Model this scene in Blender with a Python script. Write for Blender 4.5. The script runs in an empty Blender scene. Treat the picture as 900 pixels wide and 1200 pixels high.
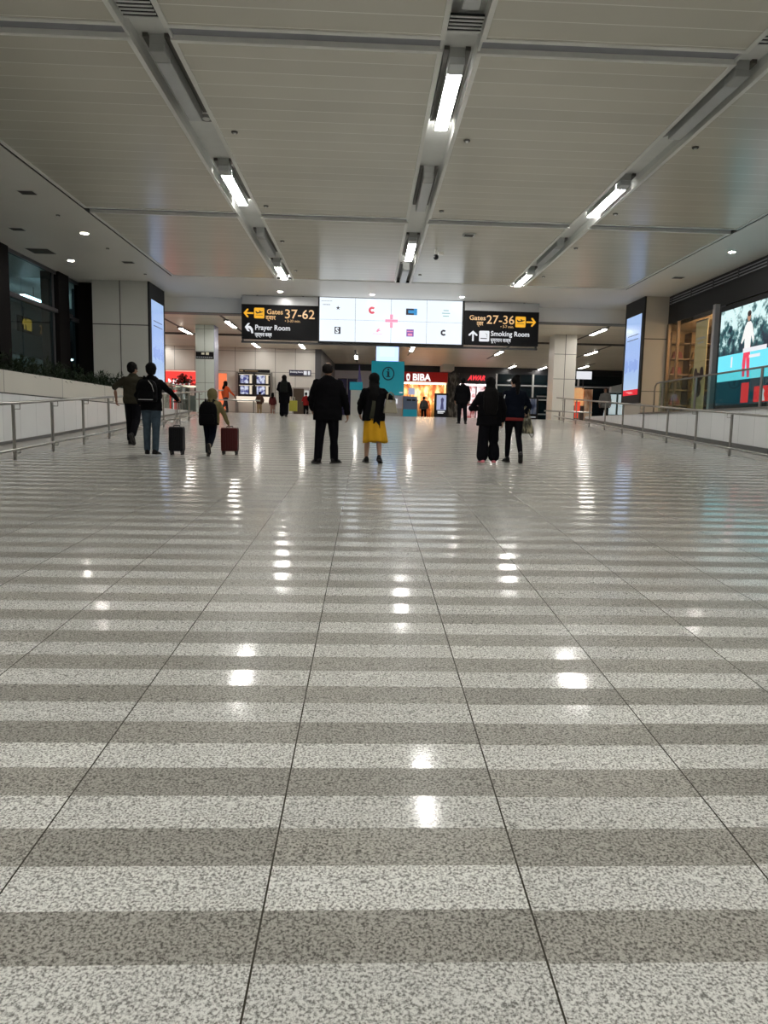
import bpy, bmesh, math, random
from mathutils import Vector, Matrix, noise as mnoise
random.seed(7)
SC = bpy.context.scene
COL = SC.collection

# ------------------------------------------------------------------ camera, world, exposure
cam_d = bpy.data.cameras.new('camera'); cam = bpy.data.objects.new('camera', cam_d); COL.objects.link(cam)
cam_d.sensor_width = 36.0; cam_d.lens = 36.0*850/1200; cam_d.shift_x = -0.0125
cam_d.clip_start = 0.05; cam_d.clip_end = 300
R3 = Matrix(((0.99893601, -0.01648244, -0.04307177), (-0.04086028, 0.11674367, -0.99232119), (0.02138424, 0.9930253, 0.11594598)))
# camera columns: right, up, back expressed in the hall's axes
cam.matrix_world = Matrix.Translation((0, 0, 1.465)) @ R3.to_4x4()
SC.camera = cam
w = bpy.data.worlds.new('night'); SC.world = w; w.use_nodes = True
w.node_tree.nodes['Background'].inputs[0].default_value = (0.02, 0.025, 0.04, 1)
w.node_tree.nodes['Background'].inputs[1].default_value = 0.5
SC.view_settings.view_transform = 'Standard'; SC.view_settings.look = 'None'
SC.view_settings.gamma = 1; SC.view_settings.use_curve_mapping = False
SC.view_settings.exposure = -0.07
LAMP = 80.0        # radiance of the long ceiling lamps
DOWN = 210.0        # radiance of the round downlights

# ------------------------------------------------------------------ materials
MATS = {}
def mat(name, col, rough=0.5, metal=0.0, emit=None, estr=0.0, var=0.06, vscale=6.0, bump=0.0, bscale=60.0, spec=0.5, coat=0.0, alpha=1.0):
    if name in MATS: return MATS[name]
    m = bpy.data.materials.new(name); m.use_nodes = True
    nt = m.node_tree; b = nt.nodes['Principled BSDF']
    b.inputs['Roughness'].default_value = rough; b.inputs['Metallic'].default_value = metal
    b.inputs['Specular IOR Level'].default_value = spec; b.inputs['Coat Weight'].default_value = coat
    tc = nt.nodes.new('ShaderNodeTexCoord'); n = nt.nodes.new('ShaderNodeTexNoise')
    n.inputs['Scale'].default_value = vscale; n.inputs['Detail'].default_value = 3
    nt.links.new(tc.outputs['Object'], n.inputs['Vector'])
    r = nt.nodes.new('ShaderNodeMapRange'); r.inputs[3].default_value = 1-var; r.inputs[4].default_value = 1+var
    nt.links.new(n.outputs['Fac'], r.inputs[0])
    mx = nt.nodes.new('ShaderNodeVectorMath'); mx.operation = 'SCALE'; mx.inputs[0].default_value = col[:3]
    nt.links.new(r.outputs[0], mx.inputs['Scale']); nt.links.new(mx.outputs[0], b.inputs['Base Color'])
    if emit is not None:
        b.inputs['Emission Color'].default_value = (*emit, 1); b.inputs['Emission Strength'].default_value = estr
    if bump > 0:
        n2 = nt.nodes.new('ShaderNodeTexNoise'); n2.inputs['Scale'].default_value = bscale; n2.inputs['Detail'].default_value = 4
        nt.links.new(tc.outputs['Object'], n2.inputs['Vector'])
        bp = nt.nodes.new('ShaderNodeBump'); bp.inputs['Strength'].default_value = bump; bp.inputs['Distance'].default_value = 0.02
        nt.links.new(n2.outputs['Fac'], bp.inputs['Height']); nt.links.new(bp.outputs[0], b.inputs['Normal'])
    MATS[name] = m; return m

def math_node(nt, op, a=None, b=None, c=None):
    n = nt.nodes.new('ShaderNodeMath'); n.operation = op
    for i, v in enumerate((a, b, c)):
        if v is None: continue
        if isinstance(v, (int, float)): n.inputs[i].default_value = v
        else: nt.links.new(v, n.inputs[i])
    return n.outputs[0]
def mixc(nt, fac, a, b):
    n = nt.nodes.new('ShaderNodeMix'); n.data_type = 'RGBA'
    if isinstance(fac, (int, float)): n.inputs[0].default_value = fac
    else: nt.links.new(fac, n.inputs[0])
    for sock, v in ((n.inputs[6], a), (n.inputs[7], b)):
        if isinstance(v, tuple): sock.default_value = (*v[:3], 1)
        else: nt.links.new(v, sock)
    return n.outputs[2]

def floor_material():
    m = bpy.data.materials.new('striped_granite'); m.use_nodes = True; nt = m.node_tree
    b = nt.nodes['Principled BSDF']
    g = nt.nodes.new('ShaderNodeNewGeometry'); s = nt.nodes.new('ShaderNodeSeparateXYZ')
    nt.links.new(g.outputs['Position'], s.inputs[0]); X, Y = s.outputs[0], s.outputs[1]
    u = math_node(nt, 'DIVIDE', math_node(nt, 'SUBTRACT', X, 0.487), 0.755)
    cell = math_node(nt, 'FLOOR', u); fu = math_node(nt, 'SUBTRACT', u, cell)
    wn = nt.nodes.new('ShaderNodeTexWhiteNoise'); wn.noise_dimensions = '1D'; nt.links.new(cell, wn.inputs['W'])
    ph = math_node(nt, 'MULTIPLY', math_node(nt, 'SUBTRACT', wn.outputs[0], 0.5), 0.05)
    v = math_node(nt, 'ADD', math_node(nt, 'DIVIDE', math_node(nt, 'SUBTRACT', Y, 1.70), 0.3795), ph)
    row = math_node(nt, 'FLOOR', v); fv = math_node(nt, 'SUBTRACT', v, row)
    dark = math_node(nt, 'LESS_THAN', fv, 0.5)
    # each slab has its own tone
    hrow = math_node(nt, 'FLOOR', math_node(nt, 'MULTIPLY', v, 2.0))
    cmb = nt.nodes.new('ShaderNodeCombineXYZ'); nt.links.new(cell, cmb.inputs[0]); nt.links.new(hrow, cmb.inputs[1])
    w2 = nt.nodes.new('ShaderNodeTexWhiteNoise'); w2.noise_dimensions = '3D'; nt.links.new(cmb.outputs[0], w2.inputs['Vector'])
    tone = math_node(nt, 'ADD', 0.90, math_node(nt, 'MULTIPLY', w2.outputs[0], 0.18))
    big = nt.nodes.new('ShaderNodeTexNoise'); big.inputs['Scale'].default_value = 1.3; big.inputs['Detail'].default_value = 4
    nt.links.new(g.outputs['Position'], big.inputs['Vector'])
    tone = math_node(nt, 'MULTIPLY', tone, math_node(nt, 'ADD', 0.86, math_node(nt, 'MULTIPLY', big.outputs['Fac'], 0.28)))
    # speckle
    n1 = nt.nodes.new('ShaderNodeTexNoise'); n1.inputs['Scale'].default_value = 118; n1.inputs['Detail'].default_value = 2.5; n1.inputs['Roughness'].default_value = 0.65
    nt.links.new(g.outputs['Position'], n1.inputs['Vector'])
    mr = nt.nodes.new('ShaderNodeMapRange'); mr.inputs[1].default_value = 0.36; mr.inputs[2].default_value = 0.58
    nt.links.new(n1.outputs['Fac'], mr.inputs[0]); sp = mr.outputs[0]
    light = mixc(nt, sp, (0.20, 0.195, 0.18), (0.80, 0.80, 0.765))
    darkc = mixc(nt, sp, (0.10, 0.095, 0.083), (0.44, 0.425, 0.385))
    base = mixc(nt, dark, light, darkc)
    sc = nt.nodes.new('ShaderNodeVectorMath'); sc.operation = 'SCALE'; nt.links.new(base, sc.inputs[0]); nt.links.new(tone, sc.inputs['Scale'])
    # joints
    j1 = math_node(nt, 'LESS_THAN', math_node(nt, 'MINIMUM', fu, math_node(nt, 'SUBTRACT', 1.0, fu)), 0.0038)
    col = mixc(nt, j1, sc.outputs[0], (0.05, 0.045, 0.035))
    nt.links.new(col, b.inputs['Base Color'])
    rn = nt.nodes.new('ShaderNodeTexNoise'); rn.inputs['Scale'].default_value = 9; rn.inputs['Detail'].default_value = 5
    nt.links.new(g.outputs['Position'], rn.inputs['Vector'])
    ro = math_node(nt, 'ADD', math_node(nt, 'MULTIPLY', dark, 0.20), math_node(nt, 'ADD', 0.06, math_node(nt, 'MULTIPLY', rn.outputs['Fac'], 0.10)))
    nt.links.new(ro, b.inputs['Roughness'])
    nt.links.new(math_node(nt, 'SUBTRACT', 0.17, math_node(nt, 'MULTIPLY', dark, 0.10)), b.inputs['Specular IOR Level'])
    return m
M_FLOOR = floor_material()

def seam_material(name, col, seamcol, axis, pitch, width, axis2=None, pitch2=1, width2=0, rough=0.4, metal=0.0, off=0.0, off2=0.0, spec=0.5, streak=0.0):
    """a panelled surface with thin seams every `pitch` metres"""
    m = bpy.data.materials.new(name); m.use_nodes = True; nt = m.node_tree; b = nt.nodes['Principled BSDF']
    g = nt.nodes.new('ShaderNodeNewGeometry'); s = nt.nodes.new('ShaderNodeSeparateXYZ'); nt.links.new(g.outputs['Position'], s.inputs[0])
    def seam(ax, p, wd, o):
        t = math_node(nt, 'DIVIDE', math_node(nt, 'SUBTRACT', s.outputs[ax], o), p)
        f = math_node(nt, 'FRACT', t)
        return math_node(nt, 'LESS_THAN', f, wd/p), math_node(nt, 'FLOOR', t)
    f, cellv = seam(axis, pitch, width, off)
    if axis2 is not None:
        f2, c2 = seam(axis2, pitch2, width2, off2); f = math_node(nt, 'MAXIMUM', f, f2)
    wn = nt.nodes.new('ShaderNodeTexWhiteNoise'); wn.noise_dimensions = '1D'; nt.links.new(cellv, wn.inputs['W'])
    tone = math_node(nt, 'ADD', 0.96, math_node(nt, 'MULTIPLY', wn.outputs[0], 0.07))
    nz = nt.nodes.new('ShaderNodeTexNoise'); nz.inputs['Scale'].default_value = 0.8; nt.links.new(g.outputs['Position'], nz.inputs['Vector'])
    tone = math_node(nt, 'MULTIPLY', tone, math_node(nt, 'ADD', 0.93, math_node(nt, 'MULTIPLY', nz.outputs['Fac'], 0.14)))
    sc = nt.nodes.new('ShaderNodeVectorMath'); sc.operation = 'SCALE'; sc.inputs[0].default_value = col; nt.links.new(tone, sc.inputs['Scale'])
    c = mixc(nt, f, sc.outputs[0], seamcol); nt.links.new(c, b.inputs['Base Color'])
    b.inputs['Roughness'].default_value = rough; b.inputs['Metallic'].default_value = metal; b.inputs['Specular IOR Level'].default_value = spec
    return m

M_CEIL = seam_material('ceiling_planks', (0.66, 0.635, 0.55), (0.86, 0.85, 0.78), 1, 0.384, 0.016, rough=0.23, off=9.67, spec=0.65)
M_RIM = mat('ceiling_rim_paint', (0.84, 0.84, 0.80), 0.4)
M_GUT = mat('gutter_paint', (0.74, 0.75, 0.73), 0.5)
M_GAP = mat('ceiling_gap_grey', (0.30, 0.31, 0.34), 0.5)
M_SOF = mat('soffit_paint', (0.86, 0.84, 0.79), 0.42, vscale=0.6)
M_BLACKGAP = mat('shadow_gap_black', (0.015, 0.015, 0.015), 0.7)
M_FARCEIL = seam_material('far_ceiling_panels', (0.84, 0.77, 0.64), (0.3, 0.28, 0.24), 1, 2.1, 0.03, rough=0.35, off=0.3)
M_PLAIN = seam_material('plain_edge_granite', (0.33, 0.31, 0.27), (0.12, 0.11, 0.1), 1, 0.76, 0.006, rough=0.25)
M_STEEL = mat('brushed_steel', (0.45, 0.44, 0.42), 0.32, 1.0, var=0.1)
M_STEELD = mat('dull_steel_posts', (0.30, 0.29, 0.27), 0.42, 0.9, var=0.1)
M_WALLW = seam_material('white_glass_panels', (0.93, 0.94, 0.95), (0.45, 0.47, 0.48), 1, 0.76, 0.008, rough=0.22, off=0.2)
M_PLANTER = seam_material('planter_cream_panels', (0.70, 0.675, 0.61), (0.2, 0.19, 0.17), 1, 2.9, 0.02, rough=0.5, off=0.95)
M_PILLAR = mat('pillar_grey_panels', (0.66, 0.66, 0.62), 0.38, vscale=1)
M_PILLARW = mat('pillar_warm_panels', (0.50, 0.46, 0.40), 0.35, vscale=1)
M_SEAM = mat('panel_seam_dark', (0.06, 0.06, 0.055), 0.6)
M_FARWALL = seam_material('far_wall_panels', (0.76, 0.74, 0.69), (0.28, 0.27, 0.25), 0, 1.235, 0.03, 2, 1.25, 0.03, rough=0.35, off=-3.28, off2=5.93-1.25*4)
M_DARK = mat('dark_cladding', (0.02, 0.02, 0.024), 0.35)
M_DARKER = mat('black_matt', (0.008, 0.008, 0.009), 0.6)
M_COLG = mat('column_white_glass', (0.86, 0.94, 0.90), 0.2, vscale=1)
M_COLW = mat('column_white_panels', (0.84, 0.82, 0.76), 0.3, vscale=1)
M_LAMP = mat('lamp_diffuser_lit', (0.9, 0.9, 0.9), 0.4, emit=(1.0, 0.98, 0.93), estr=LAMP)
M_LAMPOFF = mat('lamp_diffuser_off', (0.55, 0.57, 0.58), 0.3)
M_HOUS = mat('lamp_housing', (0.42, 0.43, 0.42), 0.45)
M_DOWN = mat('downlight_lit', (1, 1, 1), 0.4, emit=(1.0, 0.95, 0.88), estr=DOWN)
M_FARLAMP = mat('far_lamp_lit', (1, 1, 1), 0.4, emit=(1.0, 0.95, 0.88), estr=36)
M_TRACK = mat('lamp_track_dark', (0.10, 0.095, 0.085), 0.5)
M_SKIRT = mat('dark_skirting', (0.14, 0.14, 0.14), 0.4)

def glass_material(name, tint, refl=0.12, rough=0.02):
    m = bpy.data.materials.new(name); m.use_nodes = True; nt = m.node_tree
    nt.nodes.remove(nt.nodes['Principled BSDF']); out = nt.nodes['Material Output']
    t = nt.nodes.new('ShaderNodeBsdfTransparent'); t.inputs[0].default_value = (*tint, 1)
    g = nt.nodes.new('ShaderNodeBsdfGlossy'); g.inputs['Roughness'].default_value = rough
    ge = nt.nodes.new('ShaderNodeNewGeometry'); dp = nt.nodes.new('ShaderNodeVectorMath'); dp.operation = 'DOT_PRODUCT'
    nt.links.new(ge.outputs['Normal'], dp.inputs[0]); nt.links.new(ge.outputs['Incoming'], dp.inputs[1])
    f5 = math_node(nt, 'POWER', math_node(nt, 'SUBTRACT', 1.0, math_node(nt, 'ABSOLUTE', dp.outputs['Value'])), 5.0)
    fac = math_node(nt, 'MINIMUM', math_node(nt, 'ADD', refl, math_node(nt, 'MULTIPLY', f5, 0.9)), 1.0)
    mx = nt.nodes.new('ShaderNodeMixShader'); nt.links.new(fac, mx.inputs[0]); nt.links.new(t.outputs[0], mx.inputs[1]); nt.links.new(g.outputs[0], mx.inputs[2])
    nt.links.new(mx.outputs[0], out.inputs[0]); MATS[name] = m; return m
M_GLASS = glass_material('window_glass', (0.62, 0.74, 0.76), 0.04)
M_BAL = glass_material('balustrade_glass', (0.80, 0.90, 0.88), 0.02)
M_SHOPGL = glass_material('shop_glass', (0.86, 0.86, 0.85), 0.02)

def screen(name, col, s=1.0):
    return mat('screen_'+name, (0.02, 0.02, 0.02), 0.25, emit=col, estr=s, var=0)

# ------------------------------------------------------------------ mesh building
class MB:
    def __init__(s): s.v = []; s.f = []; s.m = []
    def add(s, vs, fs, mi=0):
        o = len(s.v); s.v += [tuple(p) for p in vs]; s.f += [tuple(i+o for i in f) for f in fs]; s.m += [mi]*len(fs); return s
    def box(s, x0, x1, y0, y1, z0, z1, mi=0):
        return s.add([(x0,y0,z0),(x1,y0,z0),(x1,y1,z0),(x0,y1,z0),(x0,y0,z1),(x1,y0,z1),(x1,y1,z1),(x0,y1,z1)],
                     [(0,3,2,1),(4,5,6,7),(0,1,5,4),(1,2,6,5),(2,3,7,6),(3,0,4,7)], mi)
    def sbox(s, x0, x1, y0, y1, zl0, zl1, zh0, zh1, mi=0):
        """box whose bottom/top follow the ramp: z at y0 -> zl0..zh0, at y1 -> zl1..zh1"""
        return s.add([(x0,y0,zl0),(x1,y0,zl0),(x1,y1,zl1),(x0,y1,zl1),(x0,y0,zh0),(x1,y0,zh0),(x1,y1,zh1),(x0,y1,zh1)],
                     [(0,3,2,1),(4,5,6,7),(0,1,5,4),(1,2,6,5),(2,3,7,6),(3,0,4,7)], mi)
    def tube(s, pts, r, n=10, mi=0, caps=True, sx=1.0):
        pts = [Vector(p) for p in pts]; rs = r if isinstance(r, (list, tuple)) else [r]*len(pts)
        rings = []; up = Vector((0, 0, 1))
        for i, p in enumerate(pts):
            d = (pts[min(i+1, len(pts)-1)] - pts[max(i-1, 0)]).normalized()
            a = d.cross(up)
            if a.length < 1e-3: a = d.cross(Vector((0, 1, 0)))
            a.normalize(); bb = d.cross(a)
            rings.append([p + a*math.cos(2*math.pi*k/n)*rs[i]*sx + bb*math.sin(2*math.pi*k/n)*rs[i] for k in range(n)])
        vs = [q for ring in rings for q in ring]; fs = []
        for i in range(len(rings)-1):
            for k in range(n): fs.append((i*n+k, i*n+(k+1) % n, (i+1)*n+(k+1) % n, (i+1)*n+k))
        if caps: fs.append(tuple(range(n-1, -1, -1))); fs.append(tuple((len(rings)-1)*n+k for k in range(n)))
        return s.add(vs, fs, mi)
    def ball(s, c, rx, ry=None, rz=None, n=12, mi=0, rot=None):
        ry = rx if ry is None else ry; rz = rx if rz is None else rz; c = Vector(c); vs = []; fs = []; h = n//2+1
        for i in range(h+1):
            th = math.pi*i/h
            for k in range(n):
                ph = 2*math.pi*k/n
                p = Vector((rx*math.sin(th)*math.cos(ph), ry*math.sin(th)*math.sin(ph), rz*math.cos(th)))
                if rot is not None: p = rot @ p
                vs.append(c+p)
        for i in range(h):
            for k in range(n): fs.append((i*n+k, (i+1)*n+k, (i+1)*n+(k+1) % n, i*n+(k+1) % n))
        return s.add(vs, fs, mi)
    def limb(s, pts, rs, n=12, sx=1.0):
        s.tube(pts, rs, n, sx=sx)
        for p, r in zip(pts, rs): s.ball(p, r*0.99, n=10)
        return s
    def stack(s, rings, n=20, mi=0, power=2.3):
        """rings: (x,y,z,rx,ry): super-ellipse cross sections"""
        vs = []; fs = []
        for (x, y, z, rx, ry) in rings:
            for k in range(n):
                t = 2*math.pi*k/n; c, q = math.cos(t), math.sin(t)
                vs.append((x+rx*math.copysign(abs(c)**(2/power), c), y+ry*math.copysign(abs(q)**(2/power), q), z))
        for i in range(len(rings)-1):
            for k in range(n): fs.append((i*n+k, i*n+(k+1) % n, (i+1)*n+(k+1) % n, (i+1)*n+k))
        fs.append(tuple(range(n-1, -1, -1))); fs.append(tuple((len(rings)-1)*n+k for k in range(n)))
        return s.add(vs, fs, mi)
    def prism(s, poly, y0, y1, mi=0, axis='y'):
        """extrude a 2-D polygon (x,z) between y0 and y1; axis 'x' extrudes (y,z) between two x"""
        n = len(poly)
        if axis == 'y': vs = [(p[0], y0, p[1]) for p in poly]+[(p[0], y1, p[1]) for p in poly]
        elif axis == 'x': vs = [(y0, p[0], p[1]) for p in poly]+[(y1, p[0], p[1]) for p in poly]
        else: vs = [(p[0], p[1], y0) for p in poly]+[(p[0], p[1], y1) for p in poly]
        fs = [tuple(range(n)), tuple(range(2*n-1, n-1, -1))]+[(i, i+n, (i+1) % n+n, (i+1) % n) for i in range(n)]
        return s.add(vs, fs, mi)
    def mesh(s, name, fix=True):
        me = bpy.data.meshes.new(name); me.from_pydata(s.v, [], s.f); me.polygons.foreach_set('material_index', s.m)
        if fix:
            bm = bmesh.new(); bm.from_mesh(me); bmesh.ops.recalc_face_normals(bm, faces=bm.faces); bm.to_mesh(me); bm.free()
        return me
    def build(s, name, m, parent=None, smooth=False, bevel=0.0, kind=None, seg=2):
        me = s.mesh(name); ms = m if isinstance(m, (list, tuple)) else [m]
        for q in ms: me.materials.append(q)
        if smooth: me.polygons.foreach_set('use_smooth', [True]*len(me.polygons))
        if bevel > 0:
            bm = bmesh.new(); bm.from_mesh(me)
            ed = [e for e in bm.edges if len(e.link_faces) == 2 and e.calc_face_angle(0) > 0.6]
            bmesh.ops.bevel(bm, geom=ed, offset=bevel, segments=seg, affect='EDGES', profile=0.5); bm.to_mesh(me); bm.free()
        o = bpy.data.objects.new(name, me); COL.objects.link(o)
        if parent is not None: o.parent = parent
        if kind: o['kind'] = kind
        return o
def remesh(mb, name, m, parent, voxel, smooth=4, extra=None, fac=0.5):
    """fuse overlapping closed pieces into one continuous surface"""
    me = mb.mesh(name+'_raw'); tmp = bpy.data.objects.new('tmp', me); COL.objects.link(tmp)
    r = tmp.modifiers.new('r', 'REMESH'); r.mode = 'VOXEL'; r.voxel_size = voxel; r.use_smooth_shade = True
    if smooth:
        q = tmp.modifiers.new('s', 'SMOOTH'); q.iterations = smooth; q.factor = fac
    dg = bpy.context.evaluated_depsgraph_get(); out = bpy.data.meshes.new_from_object(tmp.evaluated_get(dg))
    bpy.data.objects.remove(tmp); bpy.data.meshes.remove(me)
    out.name = name; out.materials.clear(); out.materials.append(m)
    out.polygons.foreach_set('use_smooth', [True]*len(out.polygons))
    o = bpy.data.objects.new(name, out); COL.objects.link(o)
    if parent is not None: o.parent = parent
    return o
def tag(o, label, cat, group=None, kind=None):
    o['label'] = label; o['category'] = cat
    if group: o['group'] = group
    if kind: o['kind'] = kind
    return o
def thing(name, loc, label, cat, group=None, rz=0.0):
    e = bpy.data.objects.new(name, None); COL.objects.link(e); e.location = loc; e.rotation_euler = (0, 0, rz); e.empty_display_size = 0.1
    return tag(e, label, cat, group)
def text(s, size, loc, m, parent=None, align='LEFT', bold=0.0, rot=(math.pi/2, 0, 0), shear=0.0, name='lettering', width=None, depth=0.004):
    cu = bpy.data.curves.new('t', 'FONT'); cu.body = s; cu.size = size; cu.align_x = align; cu.offset = bold; cu.shear = shear; cu.extrude = depth; cu.resolution_u = 3
    t = bpy.data.objects.new('t', cu); COL.objects.link(t); bpy.context.view_layer.update()
    me = bpy.data.meshes.new_from_object(t.evaluated_get(bpy.context.evaluated_depsgraph_get())); bpy.data.objects.remove(t)
    if width and len(me.vertices):
        xs = [v.co.x for v in me.vertices]; wd = max(xs)-min(xs)
        for v in me.vertices: v.co.x *= width/wd
    me.name = name; me.materials.clear(); me.materials.append(m)
    o = bpy.data.objects.new(name, me); COL.objects.link(o); o.location = loc; o.rotation_euler = rot
    if parent is not None: o.parent = parent
    return o

SL = 0.0611; CREST = 31.8; ZF = SL*CREST        # ramp slope, where it levels out, level of the hall beyond
def zr(y): return SL*min(max(y, -6.0), CREST)
CZ = 6.16                                        # ceiling level
CXM = 1.07                                       # middle of the hall

# ------------------------------------------------------------------ setting: floors
def struct(name, mb, m, **k): return mb.build(name, m, kind='structure', **k)
mb = MB(); ys = [-16, -6, CREST]
for a, b_ in zip(ys[:-1], ys[1:]): mb.sbox(-6.2, 8.35, a, b_, zr(a)-0.3, zr(b_)-0.3, zr(a), zr(b_))
mb.box(-6.2, 8.35, CREST, 56, ZF-0.3, ZF)
struct('floor', mb, M_FLOOR)
mb = MB()
for (x0, x1) in ((-7.7, -6.2), (8.35, 9.7)):
    for a, b_ in zip(ys[:-1], ys[1:]): mb.sbox(x0, x1, a, b_, zr(a)-0.3, zr(b_)-0.3, zr(a), zr(b_))
struct('floor', mb, M_PLAIN)
mb = MB(); mb.box(-20, -7.7, -16, CREST, ZF-0.3, ZF); mb.box(9.7, 26, -16, CREST, ZF-0.3, ZF)
mb.box(-20, -6.2, CREST, 58, ZF-0.3, ZF); mb.box(8.35, 26, CREST, 58, ZF-0.3, ZF)
struct('floor', mb, seam_material('upper_hall_stone', (0.5, 0.48, 0.43), (0.25, 0.24, 0.22), 1, 0.76, 0.008, 0, 0.76, 0.008, rough=0.22))

# low white walls either side of the ramp
def ramp_wall(name, x0, x1, y0, y1, top, m):
    mb = MB(); yy = [y0] + [y for y in (-6,) if y0 < y < y1] + [y1]
    for a, b_ in zip(yy[:-1], yy[1:]): mb.sbox(x0, x1, a, b_, zr(a)-0.1, zr(b_)-0.1, top, top)
    return struct(name, mb, m)
ramp_wall('wall_left', -7.72, -7.5, -14, 31.8, 1.985, M_WALLW)
ramp_wall('wall_right', 9.57, 9.72, -14, 31.8, 2.11, M_WALLW)
mb = MB()
mb.sbox(-7.5, -7.47, -6, 31.7, zr(-6), zr(31.7), zr(-6)+0.06, zr(31.7)+0.06); struct('baseboard_left', mb, M_SKIRT)
mb = MB(); mb.sbox(9.53, 9.57, -6, 31.7, zr(-6), zr(31.7), zr(-6)+0.13, zr(31.7)+0.10); struct('baseboard_right', mb, M_SKIRT)
mb = MB(); mb.box(-7.56, -7.5, -14, 25.3, 1.985, 2.01); struct('reveal_shade_strip', mb, M_SEAM)  # dark strip stands in for the shade of the reveal under the planter
mb = MB(); mb.box(9.5, 9.75, -14, 25.3, 2.11, 2.15); struct('trim_2', mb, M_STEELD)

# ------------------------------------------------------------------ ceiling of the hall
colx = [(-6.33, -2.99), (-2.49, 0.86), (1.31, 4.62), (5.07, 8.45)]
bays = [(-13.3, -5.95), (-5.65, 1.72), (2.02, 9.38), (9.67, 17.02), (17.36, 24.34)]
mb = MB(); rim = MB()
for (x0, x1) in colx:
    for (y0, y1) in bays:
        mb.box(x0, x1, y0, y1, CZ, CZ+0.05)
        z0, z1, t = CZ-0.015, CZ+0.07, 0.055
        rim.box(x0-0.01, x0+t, y0-0.01, y1+0.01, z0, z1); rim.box(x1-t, x1+0.01, y0-0.01, y1+0.01, z0, z1)
        rim.box(x0+t, x1-t, y0-0.01, y0+t, z0, z1); rim.box(x0+t, x1-t, y1-t, y1+0.01, z0, z1)
struct('ceiling', mb, M_CEIL); struct('trim_3', rim, M_RIM)
gut = MB()
for a, b_ in ((colx[0][1], colx[1][0]), (colx[1][1], colx[2][0]), (colx[2][1], colx[3][0])):
    gut.box(a-0.02, b_+0.02, -13.4, 24.4, CZ+0.19, CZ+0.23)
    gut.box(a-0.03, a+0.005, -13.4, 24.4, CZ+0.01, CZ+0.19); gut.box(b_-0.005, b_+0.03, -13.4, 24.4, CZ+0.01, CZ+0.19)
struct('ceiling', gut, M_GUT)
gap = MB()
for i in range(len(bays)-1):
    for (x0, x1) in colx: gap.box(x0, x1, bays[i][1]-0.0, bays[i+1][0]+0.0, CZ+0.05, CZ+0.08)
struct('ceiling', gap, M_GAP)
# roof slab above everything and soffits round the raised bays
mb = MB(); mb.box(-20, 26, -16, 58, CZ+0.45, CZ+0.6); struct('roof', mb, M_DARK)
mb = MB(); mb.box(-20, -6.42, -14, 28.3, CZ, CZ+0.3); mb.box(8.54, 20, -14, 28.3, CZ, CZ+0.3); mb.box(-6.42, 8.54, 24.45, 28.3, CZ, CZ+0.3)
mb.box(-6.42, 8.54, -14, -13.4, CZ, CZ+0.3)
struct('ceiling', mb, M_SOF)
mb = MB(); mb.box(-6.425, -6.345, -13.4, 24.45, CZ+0.01, CZ+0.06); mb.box(8.465, 8.545, -13.4, 24.45, CZ+0.01, CZ+0.06); mb.box(-6.345, 8.465, 24.36, 24.455, CZ+0.01, CZ+0.06); struct('gap_shade_strip', mb, M_BLACKGAP)  # black strips stand in for the shade in the gap round the bays
mb = MB(); mb.box(-20, 26, 28.3, 28.75, 5.60, CZ+0.3); struct('trim_4', mb, M_SOF)      # downstand where the high hall ends
mb = MB(); mb.box(-20, 26, 28.26, 28.80, 5.585, 5.605); struct('trim_5', mb, M_SKIRT)
# hall beyond
mb = MB(); mb.box(-20, 26, 28.75, 56, CZ, CZ+0.1); struct('ceiling', mb, M_FARCEIL)
mb = MB(); mb.box(-20, 26, 39.3, 39.42, CZ-0.09, CZ); struct('trim_6', mb, M_TRACK)
mb = MB(); mb.box(-20, -3.28, 46, 46.3, ZF, CZ); struct('wall_left', mb, M_FARWALL)
mb = MB(); mb.add([(-3.28,46,ZF),(-2.9,46,ZF),(-2.5,56,ZF),(-2.75,56,ZF),(-3.28,46,CZ),(-2.9,46,CZ),(-2.5,56,CZ),(-2.75,56,CZ)],
    [(0,3,2,1),(4,5,6,7),(0,1,5,4),(1,2,6,5),(2,3,7,6),(3,0,4,7)])
struct('wall_left', mb, mat('return_wall_grey', (0.10, 0.10, 0.11), 0.4))
mb = MB(); mb.box(-20, -19.8, -14, 46, ZF-0.3, CZ); struct('wall_left', mb, M_PILLAR)
mb = MB(); mb.box(25.8, 26, -14, 58, ZF-0.3, CZ); struct('wall_right', mb, M_DARK)
mb = MB(); mb.box(-3.3, 26, 56, 56.3, 5.68, CZ); struct('trim_7', mb, M_DARK)
mb = MB(); mb.box(-3.3, 26, 57.9, 58.1, ZF-0.3, CZ+0.3); struct('wall_back', mb, M_DARK)
mb = MB(); mb.box(-20, 26, -16.2, -14, -0.8, CZ+0.4); struct('wall_front', mb, M_PILLAR)
mb = MB(); mb.box(5.5, 6.35, 54.0, 56, 5.72, CZ); struct('trim_8', mb, M_PILLAR)

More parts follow.
